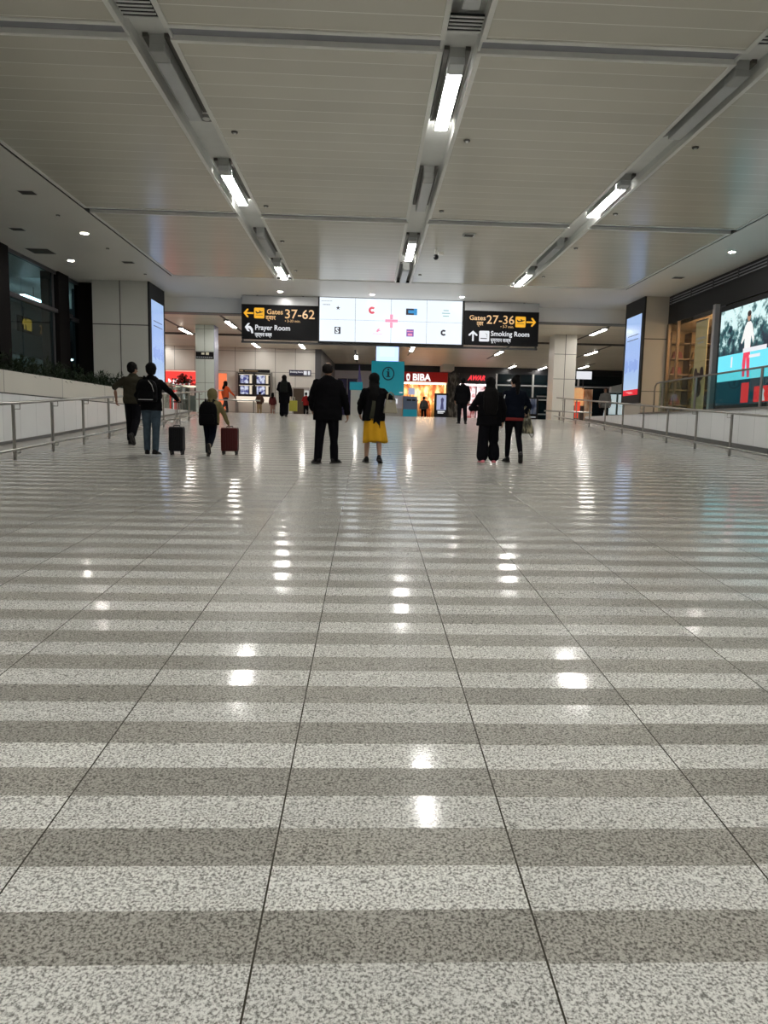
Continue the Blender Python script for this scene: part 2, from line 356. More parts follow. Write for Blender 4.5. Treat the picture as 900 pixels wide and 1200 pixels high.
# ------------------------------------------------------------------ pillars with tall screens
def pillar(name, x0, x1, m):
    mb = MB(); mb.box(x0, x1, 25.45, 27.3, ZF, CZ); xm = (x0+x1)/2
    o = struct(name, mb, m)
    s = MB(); y = 25.44
    if m is M_PILLAR: s.box(xm-0.012, xm+0.012, y, 25.46, ZF, CZ)
    s.box(x0, x1, y, 25.46, 4.70, 4.73); s.box(x0, x1, y, 25.46, 2.9, 2.92)
    s.build('panel_joint', M_SEAM, o, kind='structure')
    return o
pillar('pillar_1', -9.3, -7.46, M_PILLAR); pillar('pillar_2', 9.62, 10.42, M_PILLARW)
def gradient_screen(name, zlo, zhi, top, mid, bot):
    m = bpy.data.materials.new(name); m.use_nodes = True; nt = m.node_tree; b = nt.nodes['Principled BSDF']
    g = nt.nodes.new('ShaderNodeNewGeometry'); s = nt.nodes.new('ShaderNodeSeparateXYZ'); nt.links.new(g.outputs['Position'], s.inputs[0])
    r = nt.nodes.new('ShaderNodeMapRange'); r.inputs[1].default_value = zlo; r.inputs[2].default_value = zhi; nt.links.new(s.outputs[2], r.inputs[0])
    cr = nt.nodes.new('ShaderNodeValToRGB'); nt.links.new(r.outputs[0], cr.inputs[0])
    cr.color_ramp.elements[0].color = (*bot, 1); cr.color_ramp.elements[1].color = (*top, 1)
    e = cr.color_ramp.elements.new(0.45); e.color = (*mid, 1)
    nz = nt.nodes.new('ShaderNodeTexNoise'); nz.inputs['Scale'].default_value = 2.2; nt.links.new(g.outputs['Position'], nz.inputs['Vector'])
    c = mixc(nt, math_node(nt, 'MULTIPLY', nz.outputs['Fac'], 0.35), cr.outputs[0], mid)
    nt.links.new(c, b.inputs['Emission Color']); b.inputs['Emission Strength'].default_value = 0.95
    b.inputs['Base Color'].default_value = (0.02, 0.02, 0.02, 1); b.inputs['Roughness'].default_value = 0.2
    return m
M_SKY = gradient_screen('tall_screen_sky_picture', 2.9, 5.6, (0.42, 0.60, 0.93), (0.33, 0.50, 0.92), (0.55, 0.74, 0.95))
def tall_screen(xf, sgn, label, red):
    t = thing('display_screen', (xf, 26.38, 2.5), label, 'screen')
    f = MB(); f.box(0.0, sgn*0.06, -0.93, 0.92, 0.0, CZ-2.5); f.build('frame', M_DARKER, t)
    p = MB(); z0 = 0.50 if red else 0.34
    p.box(sgn*0.06, sgn*0.066, -0.72, 0.74, z0, 3.12); p.build('screen_picture', M_SKY, t)
    sk = MB(); rr = random.Random(3); y = -0.6
    while y < 0.62:                                     # faint skyline and two thin lines of type
        w_ = rr.uniform(0.05, 0.14); h = rr.uniform(0.08, 0.5); sk.box(sgn*0.066, sgn*0.068, y, y+w_, 1.35-h*0.5, 1.35+h*0.5); y += w_+rr.uniform(0.01, 0.05)
    sk.build('skyline', screen('skyline_blue', (0.26, 0.40, 0.85), 0.95), t)
    for k in range(2):
        ln = MB(); y = -0.5
        while y < 0.5:
            w_ = rr.uniform(0.04, 0.09); ln.box(sgn*0.066, sgn*0.068, y, y+w_, 2.42-k*0.16, 2.45-k*0.16); y += w_+0.015
        ln.build('lettering', screen('small_type_dark', (0.03, 0.05, 0.15), 0.8), t)
    if red:
        r = MB(); r.box(sgn*0.06, sgn*0.066, -0.72, 0.74, 0.30, 0.50); r.build('red_banner', screen('banner_red', (0.85, 0.01, 0.03), 0.9), t)
        r = MB(); r.prism([(-0.3, 0.36), (0.1, 0.35), (0.5, 0.44), (-0.1, 0.42)], sgn*0.066, sgn*0.068, axis='x'); r.build('swoosh', screen('banner_pink', (1, .35, .35), 0.9), t)
    return t
tall_screen(-7.46, 1, 'tall pale blue advertising screen on the pillar behind the planter', False)
tall_screen(9.62, -1, 'tall pale blue advertising screen with a red foot on the shop side pillar', True)

# ------------------------------------------------------------------ long ceiling lamps
LN = {0: 'left', 1: 'middle', 2: 'right'}; LX = [-2.74, 1.085, 4.845]
def lamp(x, y0, y1, lit, label, group=None):
    t = thing('ceiling_lamp', (x, (y0+y1)/2, CZ-0.03), label, 'ceiling lamp', group); h = (y1-y0)/2
    a = MB(); a.box(-0.10, 0.10, -h, h, 0.10, 0.225); a.build('housing', M_HOUS, t, bevel=0.008)
    a = MB(); a.box(-0.095, 0.095, -h+0.28, h, 0.0, 0.098); a.build('diffuser', M_LAMP if lit else M_LAMPOFF, t, bevel=0.012)
    for q in (-0.103, 0.096): a = MB(); a.box(q, q+0.007, -h+0.28, h, 0.006, 0.1); a.build('side_rail', M_HOUS, t)
    a = MB(); a.box(-0.10, 0.10, -h-0.02, -h+0.275, 0.0, 0.098); a.build('end_cap', M_LAMPOFF if lit else M_HOUS, t, bevel=0.015)
    a = MB(); a.box(-0.17, -0.103, -h-0.05, h+0.05, 0.16, 0.21); a.box(0.103, 0.17, -h-0.05, h+0.05, 0.16, 0.21); a.build('mounting_bracket', M_TRACK, t)
    return t
ordn = ['nearest', 'second', 'third', 'fourth']
for ci in range(3):
    seq = [(9.95, 12.05), (14.25, 16.4), (18.95, 21.15), (22.25, 24.3)]
    for k, (a, b_) in enumerate(seq):
        lit = (k % 2 == 0) if ci == 1 else (k % 2 == 1)
        lamp(LX[ci], a, b_, lit, '%s long ceiling lamp, %s from the front in the %s ceiling channel' % ('glowing white' if lit else 'unlit grey', ordn[k], LN[ci]))
    for k, (a, b_) in enumerate([(-12.9, -10.8), (-8.6, -6.5), (-5.2, -3.1), (-0.9, 1.2), (2.4, 4.5), (6.6, 8.7)]):
        lit = k % 2 == 0
        lamp(LX[ci], a, b_, lit, 'long %s ceiling lamp in the %s ceiling channel, %s counting back from overhead' % ('lit' if lit else 'unlit', LN[ci], ('sixth', 'fifth', 'fourth', 'third', 'second', 'first')[k]), 'ceiling lamps overhead and behind')
for i, x in enumerate(LX):
    t = thing('ceiling_vent', (x, 9.12, CZ+0.02), 'slotted air vent at the near end of the %s ceiling channel' % LN[i], 'vent')
    a = MB(); a.box(-0.2, 0.2, -0.17, 0.17, 0.03, 0.05); a.build('backing', M_DARKER, t)
    for k in range(5):
        a = MB(); a.box(-0.2, 0.2, -0.17+k*0.078, -0.143+k*0.078, 0.012, 0.022); a.build('slat', M_GUT, t)
def disc(name, x, y, r, label, cat, m=None, h=0.02, z=CZ):
    t = thing(name, (x, y, z), label, cat)
    a = MB(); a.tube([(0, 0, 0), (0, 0, -h)], [r, r*0.92], 20); a.build('cover', m or M_TRACK, t)
    a = MB(); a.tube([(0, 0, -h), (0, 0, -h-0.015)], [r*0.5, r*0.35], 16); a.build('sensor_eye', M_GUT, t)
    return t
for lab, pts in (('left', [(-2.22, 12.48), (-2.26, 16.45), (-2.25, 19.45), (-2.26, 23.0)]), ('middle', [(1.56, 12.46), (1.54, 16.37), (1.56, 23.06)]), ('right', [(5.34, 12.38), (5.3, 16.15), (5.32, 19.2), (5.34, 22.76)])):
    for k, (x, y) in enumerate(pts):
        disc('smoke_detector', x, y, 0.055, 'small round detector beside the %s ceiling channel, %s from the front' % (lab, ordn[k]), 'detector')
for lab, x, y in (('left', -2.66, 12.44), ('right', 4.75, 12.35)):
    disc('ceiling_speaker', x, y, 0.13, 'round grey speaker inside the %s ceiling channel between two long lamps' % lab, 'speaker', mat('speaker_grille', (0.25, 0.25, 0.24), 0.7), z=CZ+0.185)
t = thing('security_camera', (1.75, 19.8, CZ), 'small dome camera cluster hanging beside the middle ceiling channel', 'camera')
a = MB(); a.tube([(0, 0, 0), (0, 0, -0.16)], 0.03, 12); a.build('stem', M_COLW, t)
a = MB(); a.ball((0, 0, -0.2), 0.075, n=16); a.build('dome', M_DARK, t, smooth=True)
a = MB(); a.box(0.05, 0.2, -0.05, 0.05, -0.14, -0.06); a.build('camera_body', M_COLW, t, bevel=0.01)
t = thing('ceiling_hatch', (2.4, 18.25, CZ), 'small square grille in the ceiling right of the dome camera', 'grille')
a = MB(); a.box(-0.14, 0.14, -0.14, 0.14, -0.02, 0); a.build('frame', M_GUT, t); a = MB()
for k in range(6): a.box(-0.11, 0.11, -0.11+k*0.04, -0.095+k*0.04, -0.026, -0.02)
a.build('slats', M_TRACK, t)
# downlights in the soffits
def downlight(x, y, label, z=CZ, r=0.085, lit=True):
    t = thing('downlight', (x, y, z), label, 'downlight')
    a = MB(); n = 24; vs = []
    for rr, zz in ((r+0.03, 0), (r+0.03, -0.012), (r, -0.016), (r-0.004, 0.0)):
        vs += [(rr*math.cos(2*math.pi*k/n), rr*math.sin(2*math.pi*k/n), zz) for k in range(n)]
    a.add(vs, [(i*n+k, i*n+(k+1) % n, ((i+1) % 4)*n+(k+1) % n, ((i+1) % 4)*n+k) for i in range(4) for k in range(n)]); a.build('bezel', M_RIM, t)
    a = MB(); a.tube([(0, 0, 0.0), (0, 0, -0.010)], r, 20); a.build('lens', M_DOWN if lit else M_TRACK, t)
    return t
for x, y, l in ((-7.19, 19.28, 'lit downlight above the planter, the nearer of two'), (-8.82, 22.53, 'lit downlight in front of the left hand windows'),
                (9.36, 19.05, 'lit downlight in the soffit above the big video wall'), (-3.15, 26.6, 'lit downlight above the Prayer Room sign'),
                (0.11, 26.6, 'lit downlight above the left half of the white video wall'), (3.33, 26.6, 'lit downlight between the white video wall and the Smoking Room sign')):
    downlight(x, y, l)
for k in range(5):
    downlight(-8.0, 14.5-k*5, 'lit downlight in the left soffit before the picture edge, %s counting back' % ('first', 'second', 'third', 'fourth', 'fifth')[k], r=0.085)['group'] = 'downlights along the left soffit'
    downlight(9.36, 14.0-k*5, 'lit downlight in the right soffit before the picture edge, %s counting back' % ('first', 'second', 'third', 'fourth', 'fifth')[k], r=0.085)['group'] = 'downlights along the right soffit'
for x, y, sx, sy, l in ((-7.14, 16.06, .17, .12, 'small rectangular grille in the left soffit, nearest'), (-8.76, 19.08, .17, .12, 'small rectangular grille in the left soffit beside the windows'),
    (-9.2, 21.4, .32, .3, 'large square grille in the left soffit by the windows'), (-7.15, 22.52, .17, .12, 'small rectangular grille in the left soffit near the pillar'),
    (9.35, 22.29, .17, .12, 'small rectangular grille in the soffit before the right pillar')):
    t = thing('soffit_grille', (x, y, CZ), l, 'grille'); a = MB(); a.box(-sx, sx, -sy, sy, -0.012, 0); a.build('frame', M_GUT, t)
    a = MB(); n = int(sy*2/0.03)
    for k in range(n): a.box(-sx+0.02, sx-0.02, -sy+0.015+k*0.03, -sy+0.03+k*0.03, -0.018, -0.012)
    a.build('slats', M_TRACK, t)
for x, y, l in ((-7.2, 17.72, 'small round detector in the left soffit beyond the nearest grille'), (-7.17, 20.86, 'small round detector in the left soffit halfway to the pillar'), (-7.16, 24.22, 'small round detector in the left soffit just before the pillar')):
    disc('smoke_detector', x, y, 0.045, l, 'detector')
# far hall lamps on thin dark tracks
def far_lamp(x, y, slope, label, ln=2.0, track=4.2):
    track = min(track, 55.9-y, 45.9-y if x < -3 else 99, y-28.9)
    t = thing('ceiling_lamp', (x, y, CZ-0.05), label, 'ceiling lamp', 'lamps in the far hall', rz=0)
    a = MB(); a.box(-0.05, 0.05, -track, track, 0.03, 0.05); a.build('track', M_TRACK, t)
    a = MB(); a.box(-0.10, 0.10, -ln/2, ln/2, -0.03, 0.0); a.build('diffuser', M_FARLAMP, t)
    a = MB(); a.box(-0.12, 0.12, -ln/2-0.3, ln/2+0.02, 0.001, 0.048); a.box(-0.12, -0.101, -ln/2, ln/2, -0.032, 0.0); a.box(0.101, 0.12, -ln/2, ln/2, -0.032, 0.0); a.build('housing', M_TRACK, t)
for x, y, s_, l in ((-9.3, 38.2, -.25, 'lit lamp on a dark track in the far hall, left of the white column'), (-12.45, 44.5, -.25, 'lit lamp in the far hall ceiling beside the pale blue screen'),
    (-6.47, 35.3, -.25, 'lit lamp in the far hall between the white column and the Prayer Room sign'), (-6.64, 44.2, -.1, 'lit lamp above the far wall of monitors'),
    (-3.9, 44.0, -.1, 'lit lamp above the far brown door'), (7.15, 34.3, .25, 'lit lamp seen at the right edge of the Smoking Room sign'),
    (10.75, 34.4, .25, 'lit lamp behind the right white column, nearest on that side'), (13.3, 43.7, .25, 'lit lamp farther back beyond the right white column'),
    (15.7, 53.2, .25, 'lit lamp at the far windows right of the right white column'), (7.98, 45.0, .25, 'lit lamp in the far ceiling below the Smoking Room sign'),
    (10.7, 54.4, .25, 'lit lamp over the dark far windows, the one nearer the shops'), (13.1, 55.0, .25, 'lit lamp over the dark far windows, the one beside the right column'),
    (2.6, 44.0, 0, 'lit lamp in the far ceiling beside the information column'), (-0.8, 50.0, 0, 'lit lamp in the dim far ceiling above the lift doors'),
    (-9.3, 30.4, 0, 'added unseen lamp just behind the downstand, first from the planter side'), (-5.6, 30.4, 0, 'added unseen lamp just behind the downstand above the Prayer Room sign'), (-1.6, 30.4, 0, 'added unseen lamp just behind the downstand and the video wall, left of its middle'),  # lamps behind the downstand are out of view, added to light the white column
    (3.0, 30.4, 0, 'added unseen lamp just behind the downstand and the video wall, right of its middle'), (7.1, 30.4, 0, 'added unseen lamp just behind the downstand past the Smoking Room sign'), (11.4, 30.4, 0, 'added unseen lamp just behind the downstand on the shop side')):
    far_lamp(x, y, s_, l)

# ------------------------------------------------------------------ overhead signs and video wall
M_SIGN = mat('sign_black_face', (0.010, 0.010, 0.012), 0.5, spec=0.15)
M_YEL = screen('sign_yellow', (1.0, 0.50, 0.03), 0.95); M_ORA = screen('sign_orange_letters', (1.0, 0.62, 0.28), 0.85); M_WHT = screen('sign_white', (0.86, 0.88, 0.92), 0.95); M_BLK = mat('sign_icon_black', (0.02, 0.02, 0.02), 0.5)
YS = 27.4
def arrow(mb, cx, cz, s, direction, y):
    pts = [(-1, 0), (-0.28, 0.86), (-0.02, 0.86), (-0.02, 0.62), (-0.42, 0.16), (1, 0.16), (1, -0.16), (-0.42, -0.16), (-0.02, -0.62), (-0.02, -0.86), (-0.28, -0.86)]
    if direction == 'right': pts = [(-x, z) for x, z in pts]
    if direction == 'up': pts = [(z, -x) for x, z in pts]
    mb.prism([(cx+x*s, cz+z*s) for x, z in pts], y-0.012, y)
def plane_icon(mb, cx, cz, s, y):
    mb.prism([(cx+x*s, cz+z*s) for x, z in [(-1, 0.35), (-0.75, 0.3), (-0.5, 0.05), (0.1, 0.12), (-0.1, 0.5), (0.12, 0.5), (0.55, 0.2), (0.9, 0.3), (1, 0.15), (0.6, -0.05), (0.0, -0.2), (-0.6, -0.3), (-0.85, -0.1)]], y-0.016, y-0.008)
    mb.box(cx-0.9*s, cx+0.9*s, y-0.016, y-0.008, cz-0.72*s, cz-0.62*s)
def rrect(cx, cz, w_, h, r, n=4):
    p = []
    for (sx, sz, a0) in ((1, 1, 0), (-1, 1, 90), (-1, -1, 180), (1, -1, 270)):
        for k in range(n+1):
            a = math.radians(a0+90*k/n); p.append((cx+sx*(w_/2-r)+r*math.cos(a), cz+sz*(h/2-r)+r*math.sin(a)))
    return p
def sign(x0, x1, label):
    t = thing('overhead_sign', ((x0+x1)/2, YS, 4.58), label, 'sign'); hw = (x1-x0)/2
    a = MB(); a.box(-hw, hw, 0, 0.22, 0, 1.24); a.build('sign_box', M_SIGN, t, bevel=0.006)
    a = MB(); a.box(-hw, hw, 0.05, 0.2, 1.245, 1.56); a.build('grey_header', mat('brushed_header', (0.55, 0.56, 0.58), 0.35, 0.6), t)
    for sx in (-hw*0.6, hw*0.6):
        a = MB(); a.box(sx-0.03, sx+0.03, 0.08, 0.14, 1.56, 1.59); a.build('hanger', M_DARK, t)
    return t
t = sign(-4.65, -1.86, 'black overhead sign to gates 37-62 and the Prayer Room'); y = -0.003
a = MB(); arrow(a, -1.14, 0.92, 0.18, 'left', y); a.build('arrow', M_YEL, t)
a = MB(); a.prism(rrect(-0.75, 0.93, 0.37, 0.38, 0.04), y-0.008, y); o = a.build('aircraft_panel', M_YEL, t)
a = MB(); plane_icon(a, -0.75, 0.95, 0.14, y); a.build('aircraft_icon', M_BLK, o)
text('Gates', 0.25, (-0.48, y, 0.905), M_ORA, t, bold=0.003, width=0.58); text('\u0926\u094d\u0935\u093e\u0930', 0.20, (-0.51, y, 0.71), M_ORA, t, bold=0.004)
text('37-62', 0.46, (0.16, y, 0.77), M_ORA, t, bold=0.002, width=1.08); text('\u2022 3-33 min.', 0.13, (0.18, y, 0.63), M_ORA, t)
a = MB(); a.prism([(-1.12+(x_+1.065)*0.72, z_) for x_, z_ in [(-1.28, 0.42), (-1.12, 0.56), (-1.02, 0.56), (-1.12, 0.47), (-0.98, 0.45), (-0.88, 0.36), (-0.85, 0.20), (-0.95, 0.20), (-0.98, 0.31), (-1.05, 0.36), (-1.13, 0.37), (-1.03, 0.27), (-1.14, 0.27)]], y-0.012, y); a.build('arrow', M_WHT, t)
text('Prayer Room', 0.26, (-0.91, y, 0.33), M_WHT, t, bold=0.003, width=1.27); text('\u092a\u094d\u0930\u093e\u0930\u094d\u0925\u0928\u093e \u0915\u0915\u094d\u0937', 0.18, (-0.91, y, 0.10), M_WHT, t, bold=0.004, width=0.62)
t = sign(3.55, 6.33, 'black overhead sign to gates 27-36 and the Smoking Room')
text('Gates', 0.24, (-1.22, y, 0.90), M_ORA, t, bold=0.003, width=0.60); text('\u0926\u094d\u0935\u093e\u0930', 0.20, (-0.93, y, 0.71), M_ORA, t, bold=0.004, width=0.24)
text('27-36', 0.44, (-0.58, y, 0.78), M_ORA, t, bold=0.002, width=1.03); text('\u2022 3-7 min.', 0.13, (-0.05, y, 0.64), M_ORA, t)
a = MB(); a.prism(rrect(0.70, 0.87, 0.38, 0.39, 0.04), y-0.008, y); o = a.build('aircraft_panel', M_YEL, t)
a = MB(); plane_icon(a, 0.70, 0.9, 0.15, y); a.build('aircraft_icon', M_BLK, o)
a = MB(); arrow(a, 1.10, 0.87, 0.18, 'right', y); a.build('arrow', M_YEL, t)
a = MB(); arrow(a, -1.06, 0.32, 0.19, 'up', y); a.build('arrow', M_WHT, t)
a = MB(); a.prism(rrect(-0.64, 0.32, 0.38, 0.39, 0.04), y-0.008, y); o = a.build('smoking_panel', M_WHT, t)
a = MB(); a.box(-0.78, -0.54, y-0.014, y-0.008, 0.22, 0.25); a.tube([(-0.55, y-0.01, 0.28), (-0.53, y-0.01, 0.36), (-0.59, y-0.01, 0.42)], 0.008, 6); a.build('cigarette_icon', M_BLK, o)
text('Smoking Room', 0.25, (-0.40, y, 0.34), M_WHT, t, bold=0.003, width=1.44); text('\u0927\u0942\u092e\u094d\u0930\u092a\u093e\u0928 \u0915\u0915\u094d\u0937', 0.19, (-0.40, y, 0.12), M_WHT, t, bold=0.002, width=0.76)
# video wall
t = thing('video_wall', (0.83, YS, 4.57), 'bright white video wall of eight panels showing small brand logos', 'video wall')
M_VW = screen('video_white', (0.86, 0.93, 1.0), 1.12)
a = MB(); a.box(-2.69, 2.70, 0.01, 0.2, -0.05, 1.6); a.build('frame', M_DARKER, t)
pw, ph = 1.308, 0.778
for r_ in range(2):
    for c_ in range(4):
        a = MB(); a.box(-2.635+c_*1.318, -2.635+c_*1.318+pw, -0.02, 0.01, r_*0.788, r_*0.788+ph); a.build('screen_panel', M_VW, t)
L = -0.022
def dot_c(cx, cz, r0, r1, m, nm='logo'):
    a = MB(); n = 20; p = [(cx+r1*math.cos(math.radians(40+280*k/n)), cz+r1*math.sin(math.radians(40+280*k/n))) for k in range(n+1)]
    p += [(cx+r0*math.cos(math.radians(320-280*k/n)), cz+r0*math.sin(math.radians(320-280*k/n))) for k in range(n+1)]
    a.prism(p, L-0.004, L); return a.build(nm, m, t)
M_LR = screen('logo_red', (0.95, 0.10, 0.16), 0.85); M_LD = screen('logo_dark', (0.05, 0.04, 0.06), 0.7); M_LP = screen('logo_pink', (0.98, 0.35, 0.55), 0.95)
M_LT = screen('logo_teal', (0.35, 0.62, 0.60), 0.9); M_LB = screen('logo_blue', (0.05, 0.35, 0.75), 0.9); M_LPU = screen('logo_purple', (0.30, 0.12, 0.50), 0.9); M_LG = screen('logo_grey', (0.45, 0.47, 0.5), 0.9)
dot_c(-0.71, 1.15, 0.05, 0.13, M_LR); dot_c(1.95, 0.41, 0.045, 0.11, M_LD)
a = MB()                                                     # small star
p = []
for k in range(10):
    r_ = 0.085 if k % 2 == 0 else 0.03; an = math.pi/2+k*math.pi/5; p.append((-1.96+r_*math.cos(an), 1.2+r_*math.sin(an)))
a.prism(p, L-0.004, L); a.build('logo', M_LD, t)
a = MB()
for k in range(9): a.box(-2.57+k*0.045, -2.54+k*0.045, L-0.004, L, 1.43, 1.455)
for k in range(6): a.box(-2.51+k*0.045, -2.48+k*0.045, L-0.004, L, 1.29, 1.33)
a.build('small_print', M_LG, t)
a = MB(); a.box(-2.08, -1.86, L-0.004, L, 0.27, 0.52); o = a.build('logo', M_LD, t)
text('S', 0.27, (-2.045, L-0.006, 0.30), M_VW, o, bold=0.01)
a = MB(); a.prism([(-0.55, 0.39), (-0.5, 0.48), (-0.4, 0.51), (-0.45, 0.45), (-0.36, 0.44), (-0.47, 0.40), (-0.46, 0.36)], L-0.004, L)
for k in range(8): a.box(-0.68+k*0.045, -0.65+k*0.045, L-0.004, L, 0.30, 0.32)
a.build('logo', M_LP, t)
a = MB(); a.box(0.54, 0.95, L-0.004, L, 1.02, 1.25); o = a.build('logo', M_LD, t); a = MB(); a.box(0.83, 0.95, L-0.007, L-0.004, 1.02, 1.25); a.box(0.62, 0.83, L-0.007, L-0.004, 1.08, 1.19); a.build('logo_field', M_LB, o)
a = MB()
for k, (w_, z_) in enumerate(((0.2, 1.2), (0.3, 1.1), (0.22, 1.0))): a.box(2.02-w_/2, 2.02+w_/2, L-0.004, L, z_, z_+0.03)
a.build('logo', M_LT, t)
a = MB(); a.box(0.57, 0.84, L-0.004, L, 0.24, 0.50); o = a.build('logo', M_LPU, t); a = MB(); a.box(0.62, 0.79, L-0.007, L-0.004, 0.27, 0.35); a.box(0.59, 0.82, L-0.007, L-0.004, 0.41, 0.44); a.build('logo_field', M_LP, o)
a = MB(); a.box(-0.22, 0.24, L-0.004, L, 0.74, 0.84); a.box(-0.045, 0.06, L-0.004, L, 0.54, 0.73); a.box(-0.045, 0.06, L-0.004, L, 0.85, 1.02); a.build('pink_cross', M_LP, t)
a = MB(); a.box(-4.7, 6.36, YS+0.22, YS+0.32, 6.02, 6.10); a.box(-4.7, 6.36, YS+0.22, YS+0.32, 4.46, 4.53)
for x in (-4.68, -1.86, 0.83, 3.5, 6.28): a.box(x, x+0.06, YS+0.22, YS+0.32, 4.46, CZ)
o = a.build('sign_support_frame', M_SKIRT); tag(o, 'thin dark metal frame running behind both overhead signs and the video wall', 'frame')

# ------------------------------------------------------------------ handrails
def handrail(xc, sgn, y0, y1, step, label):
    """sgn: +1 rails sit on the +x side of the posts (towards the ramp)"""
    t = thing('handrail', (xc, y0, zr(y0)), label, 'handrail'); y = y0; H_ = 0.96
    L0 = y1-y0
    a = MB(); a.tube([(sgn*0.0, -0.3, H_-0.3*SL), (0, L0, H_+L0*SL)], 0.026, 12); a.build('top_rail', M_STEEL, t, smooth=True)
    a = MB(); a.tube([(sgn*0.10, -0.3, 0.19-0.3*SL), (sgn*0.10, L0, 0.19+L0*SL)], 0.022, 12); a.build('lower_rail', M_STEEL, t, smooth=True)
    while y <= y1+0.01:
        d = y-y0; z = d*SL
        a = MB(); a.box(-0.014, 0.014, d-0.035, d+0.035, z, z+H_-0.03); a.build('post', M_STEELD, t)
        a = MB(); a.tube([(0.0, d+0.03, z+H_-0.10), (sgn*0.10, d+0.03, z+H_-0.10), (sgn*0.10, d+0.03, z+H_-0.01)], 0.007, 6)
        a.tube([(0.0, d, z+0.12), (sgn*0.10, d, z+0.12), (sgn*0.10, d, z+0.18)], 0.008, 6); a.build('bracket', M_STEELD, t)
        y += step
    return t
handrail(-6.0, 1, 3.5, 30.8, 1.53, 'steel handrail on posts along the ramp edge below the planter')
handrail(8.16, -1, 3.8, 31.3, 1.75, 'steel handrail on posts along the ramp edge below the shop windows')
# short level rails at the top of the ramp on the left
t = thing('handrail', (-7.0, 34.5, ZF), 'short level steel rail at the top of the ramp beside the orange top passer-by', 'handrail')
for x in (0, 0.9, 1.7): a = MB(); a.box(x-0.03, x+0.03, -0.03, 0.03, 0, 0.62); a.build('post', M_STEELD, t)
a = MB(); a.tube([(-1.0, 0, 0.62), (2.0, 0, 0.62)], 0.03, 10); a.build('top_rail', M_STEEL, t)

# ------------------------------------------------------------------ planter, foliage
mb = MB(); mb.box(-7.55, -7.48, -13, 24.3, 2.01, 2.47); mb.box(-8.6, -8.5, -13, 24.3, 1.95, 2.47); mb.box(-8.5, -7.55, 24.2, 24.3, 2.01, 2.47)
o = mb.build('planter_box', M_PLANTER, bevel=0.004); tag(o, 'long cream planter wall filled with dark green shrubs above the left handrail', 'planter')
so = MB(); so.box(-8.5, -7.55, -13, 24.2, 2.3, 2.42); so.build('soil', mat('dark_soil', (0.02, 0.015, 0.01), 0.9, bump=0.6, bscale=12), o)
fol = MB(); rr = random.Random(11)
def leafpair(base, d, ln, wd):
    side = d.cross(Vector((0, 0, 1))); 
    if side.length < 1e-3: side = Vector((1, 0, 0))
    side = side.normalized()*wd; mid = base+d*ln*0.5+Vector((0, 0, ln*0.06)); tip = base+d*ln-Vector((0, 0, ln*0.12))
    fol.add([base, mid+side, tip, mid-side, mid+Vector((0, 0, -wd*0.4))], [(0, 1, 4), (1, 2, 4), (2, 3, 4), (3, 0, 4)])
y = 9.0
while y < 24.25:
    for j in range(3):
        cx = -7.62-j*0.3+rr.uniform(-.08, .08); cy = y+rr.uniform(-.12, .12); h = rr.uniform(0.16, 0.50)*(1 if y < 23.9 else 0.7)
        for k in range(34):
            an = rr.uniform(0, 2*math.pi); el = rr.uniform(-0.35, 1.35); d = Vector((math.cos(an)*math.cos(el), math.sin(an)*math.cos(el), math.sin(el)))
            b0 = Vector((cx, cy, 2.42+h*rr.uniform(0.0, 0.95)))+Vector((d.x, d.y, 0))*rr.uniform(0, .07)
            leafpair(b0, d, rr.uniform(0.09, 0.24), rr.uniform(0.010, 0.022))
    y += 0.2
me = bpy.data.meshes.new('planter_foliage'); me.from_pydata(fol.v, [], fol.f); me.materials.append(mat('shrub_leaf', (0.016, 0.032, 0.013), 0.5, var=0.5, vscale=9, spec=0.25))
o = bpy.data.objects.new('planter_foliage', me); COL.objects.link(o); tag(o, 'dense dark green strap-leaved shrubs growing in the long planter', 'foliage', kind='stuff')

# ------------------------------------------------------------------ left window wall and room behind
M_FRM = mat('window_frame_grey', (0.12, 0.115, 0.125), 0.4, 0.5)
mb = MB(); X = -10.0
for y in (6.0, 13.5, 21.0, 25.05): mb.box(X-0.08, X+0.06, y-0.05, y+0.05, ZF, CZ)
mb.box(X-0.06, X+0.08, -14, 25.4, 4.86, 4.98); mb.box(X-0.06, X+0.05, -14, 25.4, ZF, 2.05); mb.box(X-0.06, X+0.05, -14, 27.3, CZ-0.1, CZ)
for y in (17.2, 24.0, 9.8): mb.box(X-0.07, X+0.04, y-0.03, y+0.03, ZF, CZ)
mb.box(X-0.05, X+0.05, 25.4, 27.3, 4.80, 4.92); mb.box(X-0.05, X+0.05, 26.9, 27.0, ZF, CZ)
struct('window_1', mb, M_FRM)
mb = MB(); mb.box(X-0.012, X+0.0, -14, 27.3, ZF, CZ); g = struct('window_2', mb, M_GLASS)
mb = MB(); mb.box(X-0.45, X+0.12, 24.2, 25.0, ZF, CZ); mb.box(X-0.25, X+0.12, 20.3, 20.95, ZF, CZ); mb.box(-10.1, -9.3, 26.0, 27.3, ZF, CZ)
struct('pillar_3', mb, mat('window_pier_brown', (0.012, 0.010, 0.010), 0.7, spec=0.1))
mb = MB(); mb.box(-14.2, -14, 8, 40, ZF, CZ); struct('wall_left', mb, mat('teal_lit_corridor', (0.06, 0.12, 0.13), 0.5))
mb = MB(); mb.box(-14, -10.6, 34.0, 34.1, ZF, CZ); mb.box(-10.7, -10.6, 27.3, 34, ZF, CZ); struct('wall_left', mb, mat('corridor_end_grey', (0.10, 0.11, 0.12), 0.5))
mb = MB(); mb.box(-14, -10.75, 8, 34, 5.0, 5.15); struct('ceiling', mb, mat('corridor_soffit', (0.12, 0.13, 0.14), 0.5))
mb = MB(); mb.box(-14, -13.6, 20, 34, 3.35, 3.95); struct('trim_9', mb, mat('corridor_pale_band', (0.42, 0.55, 0.54), 0.5))
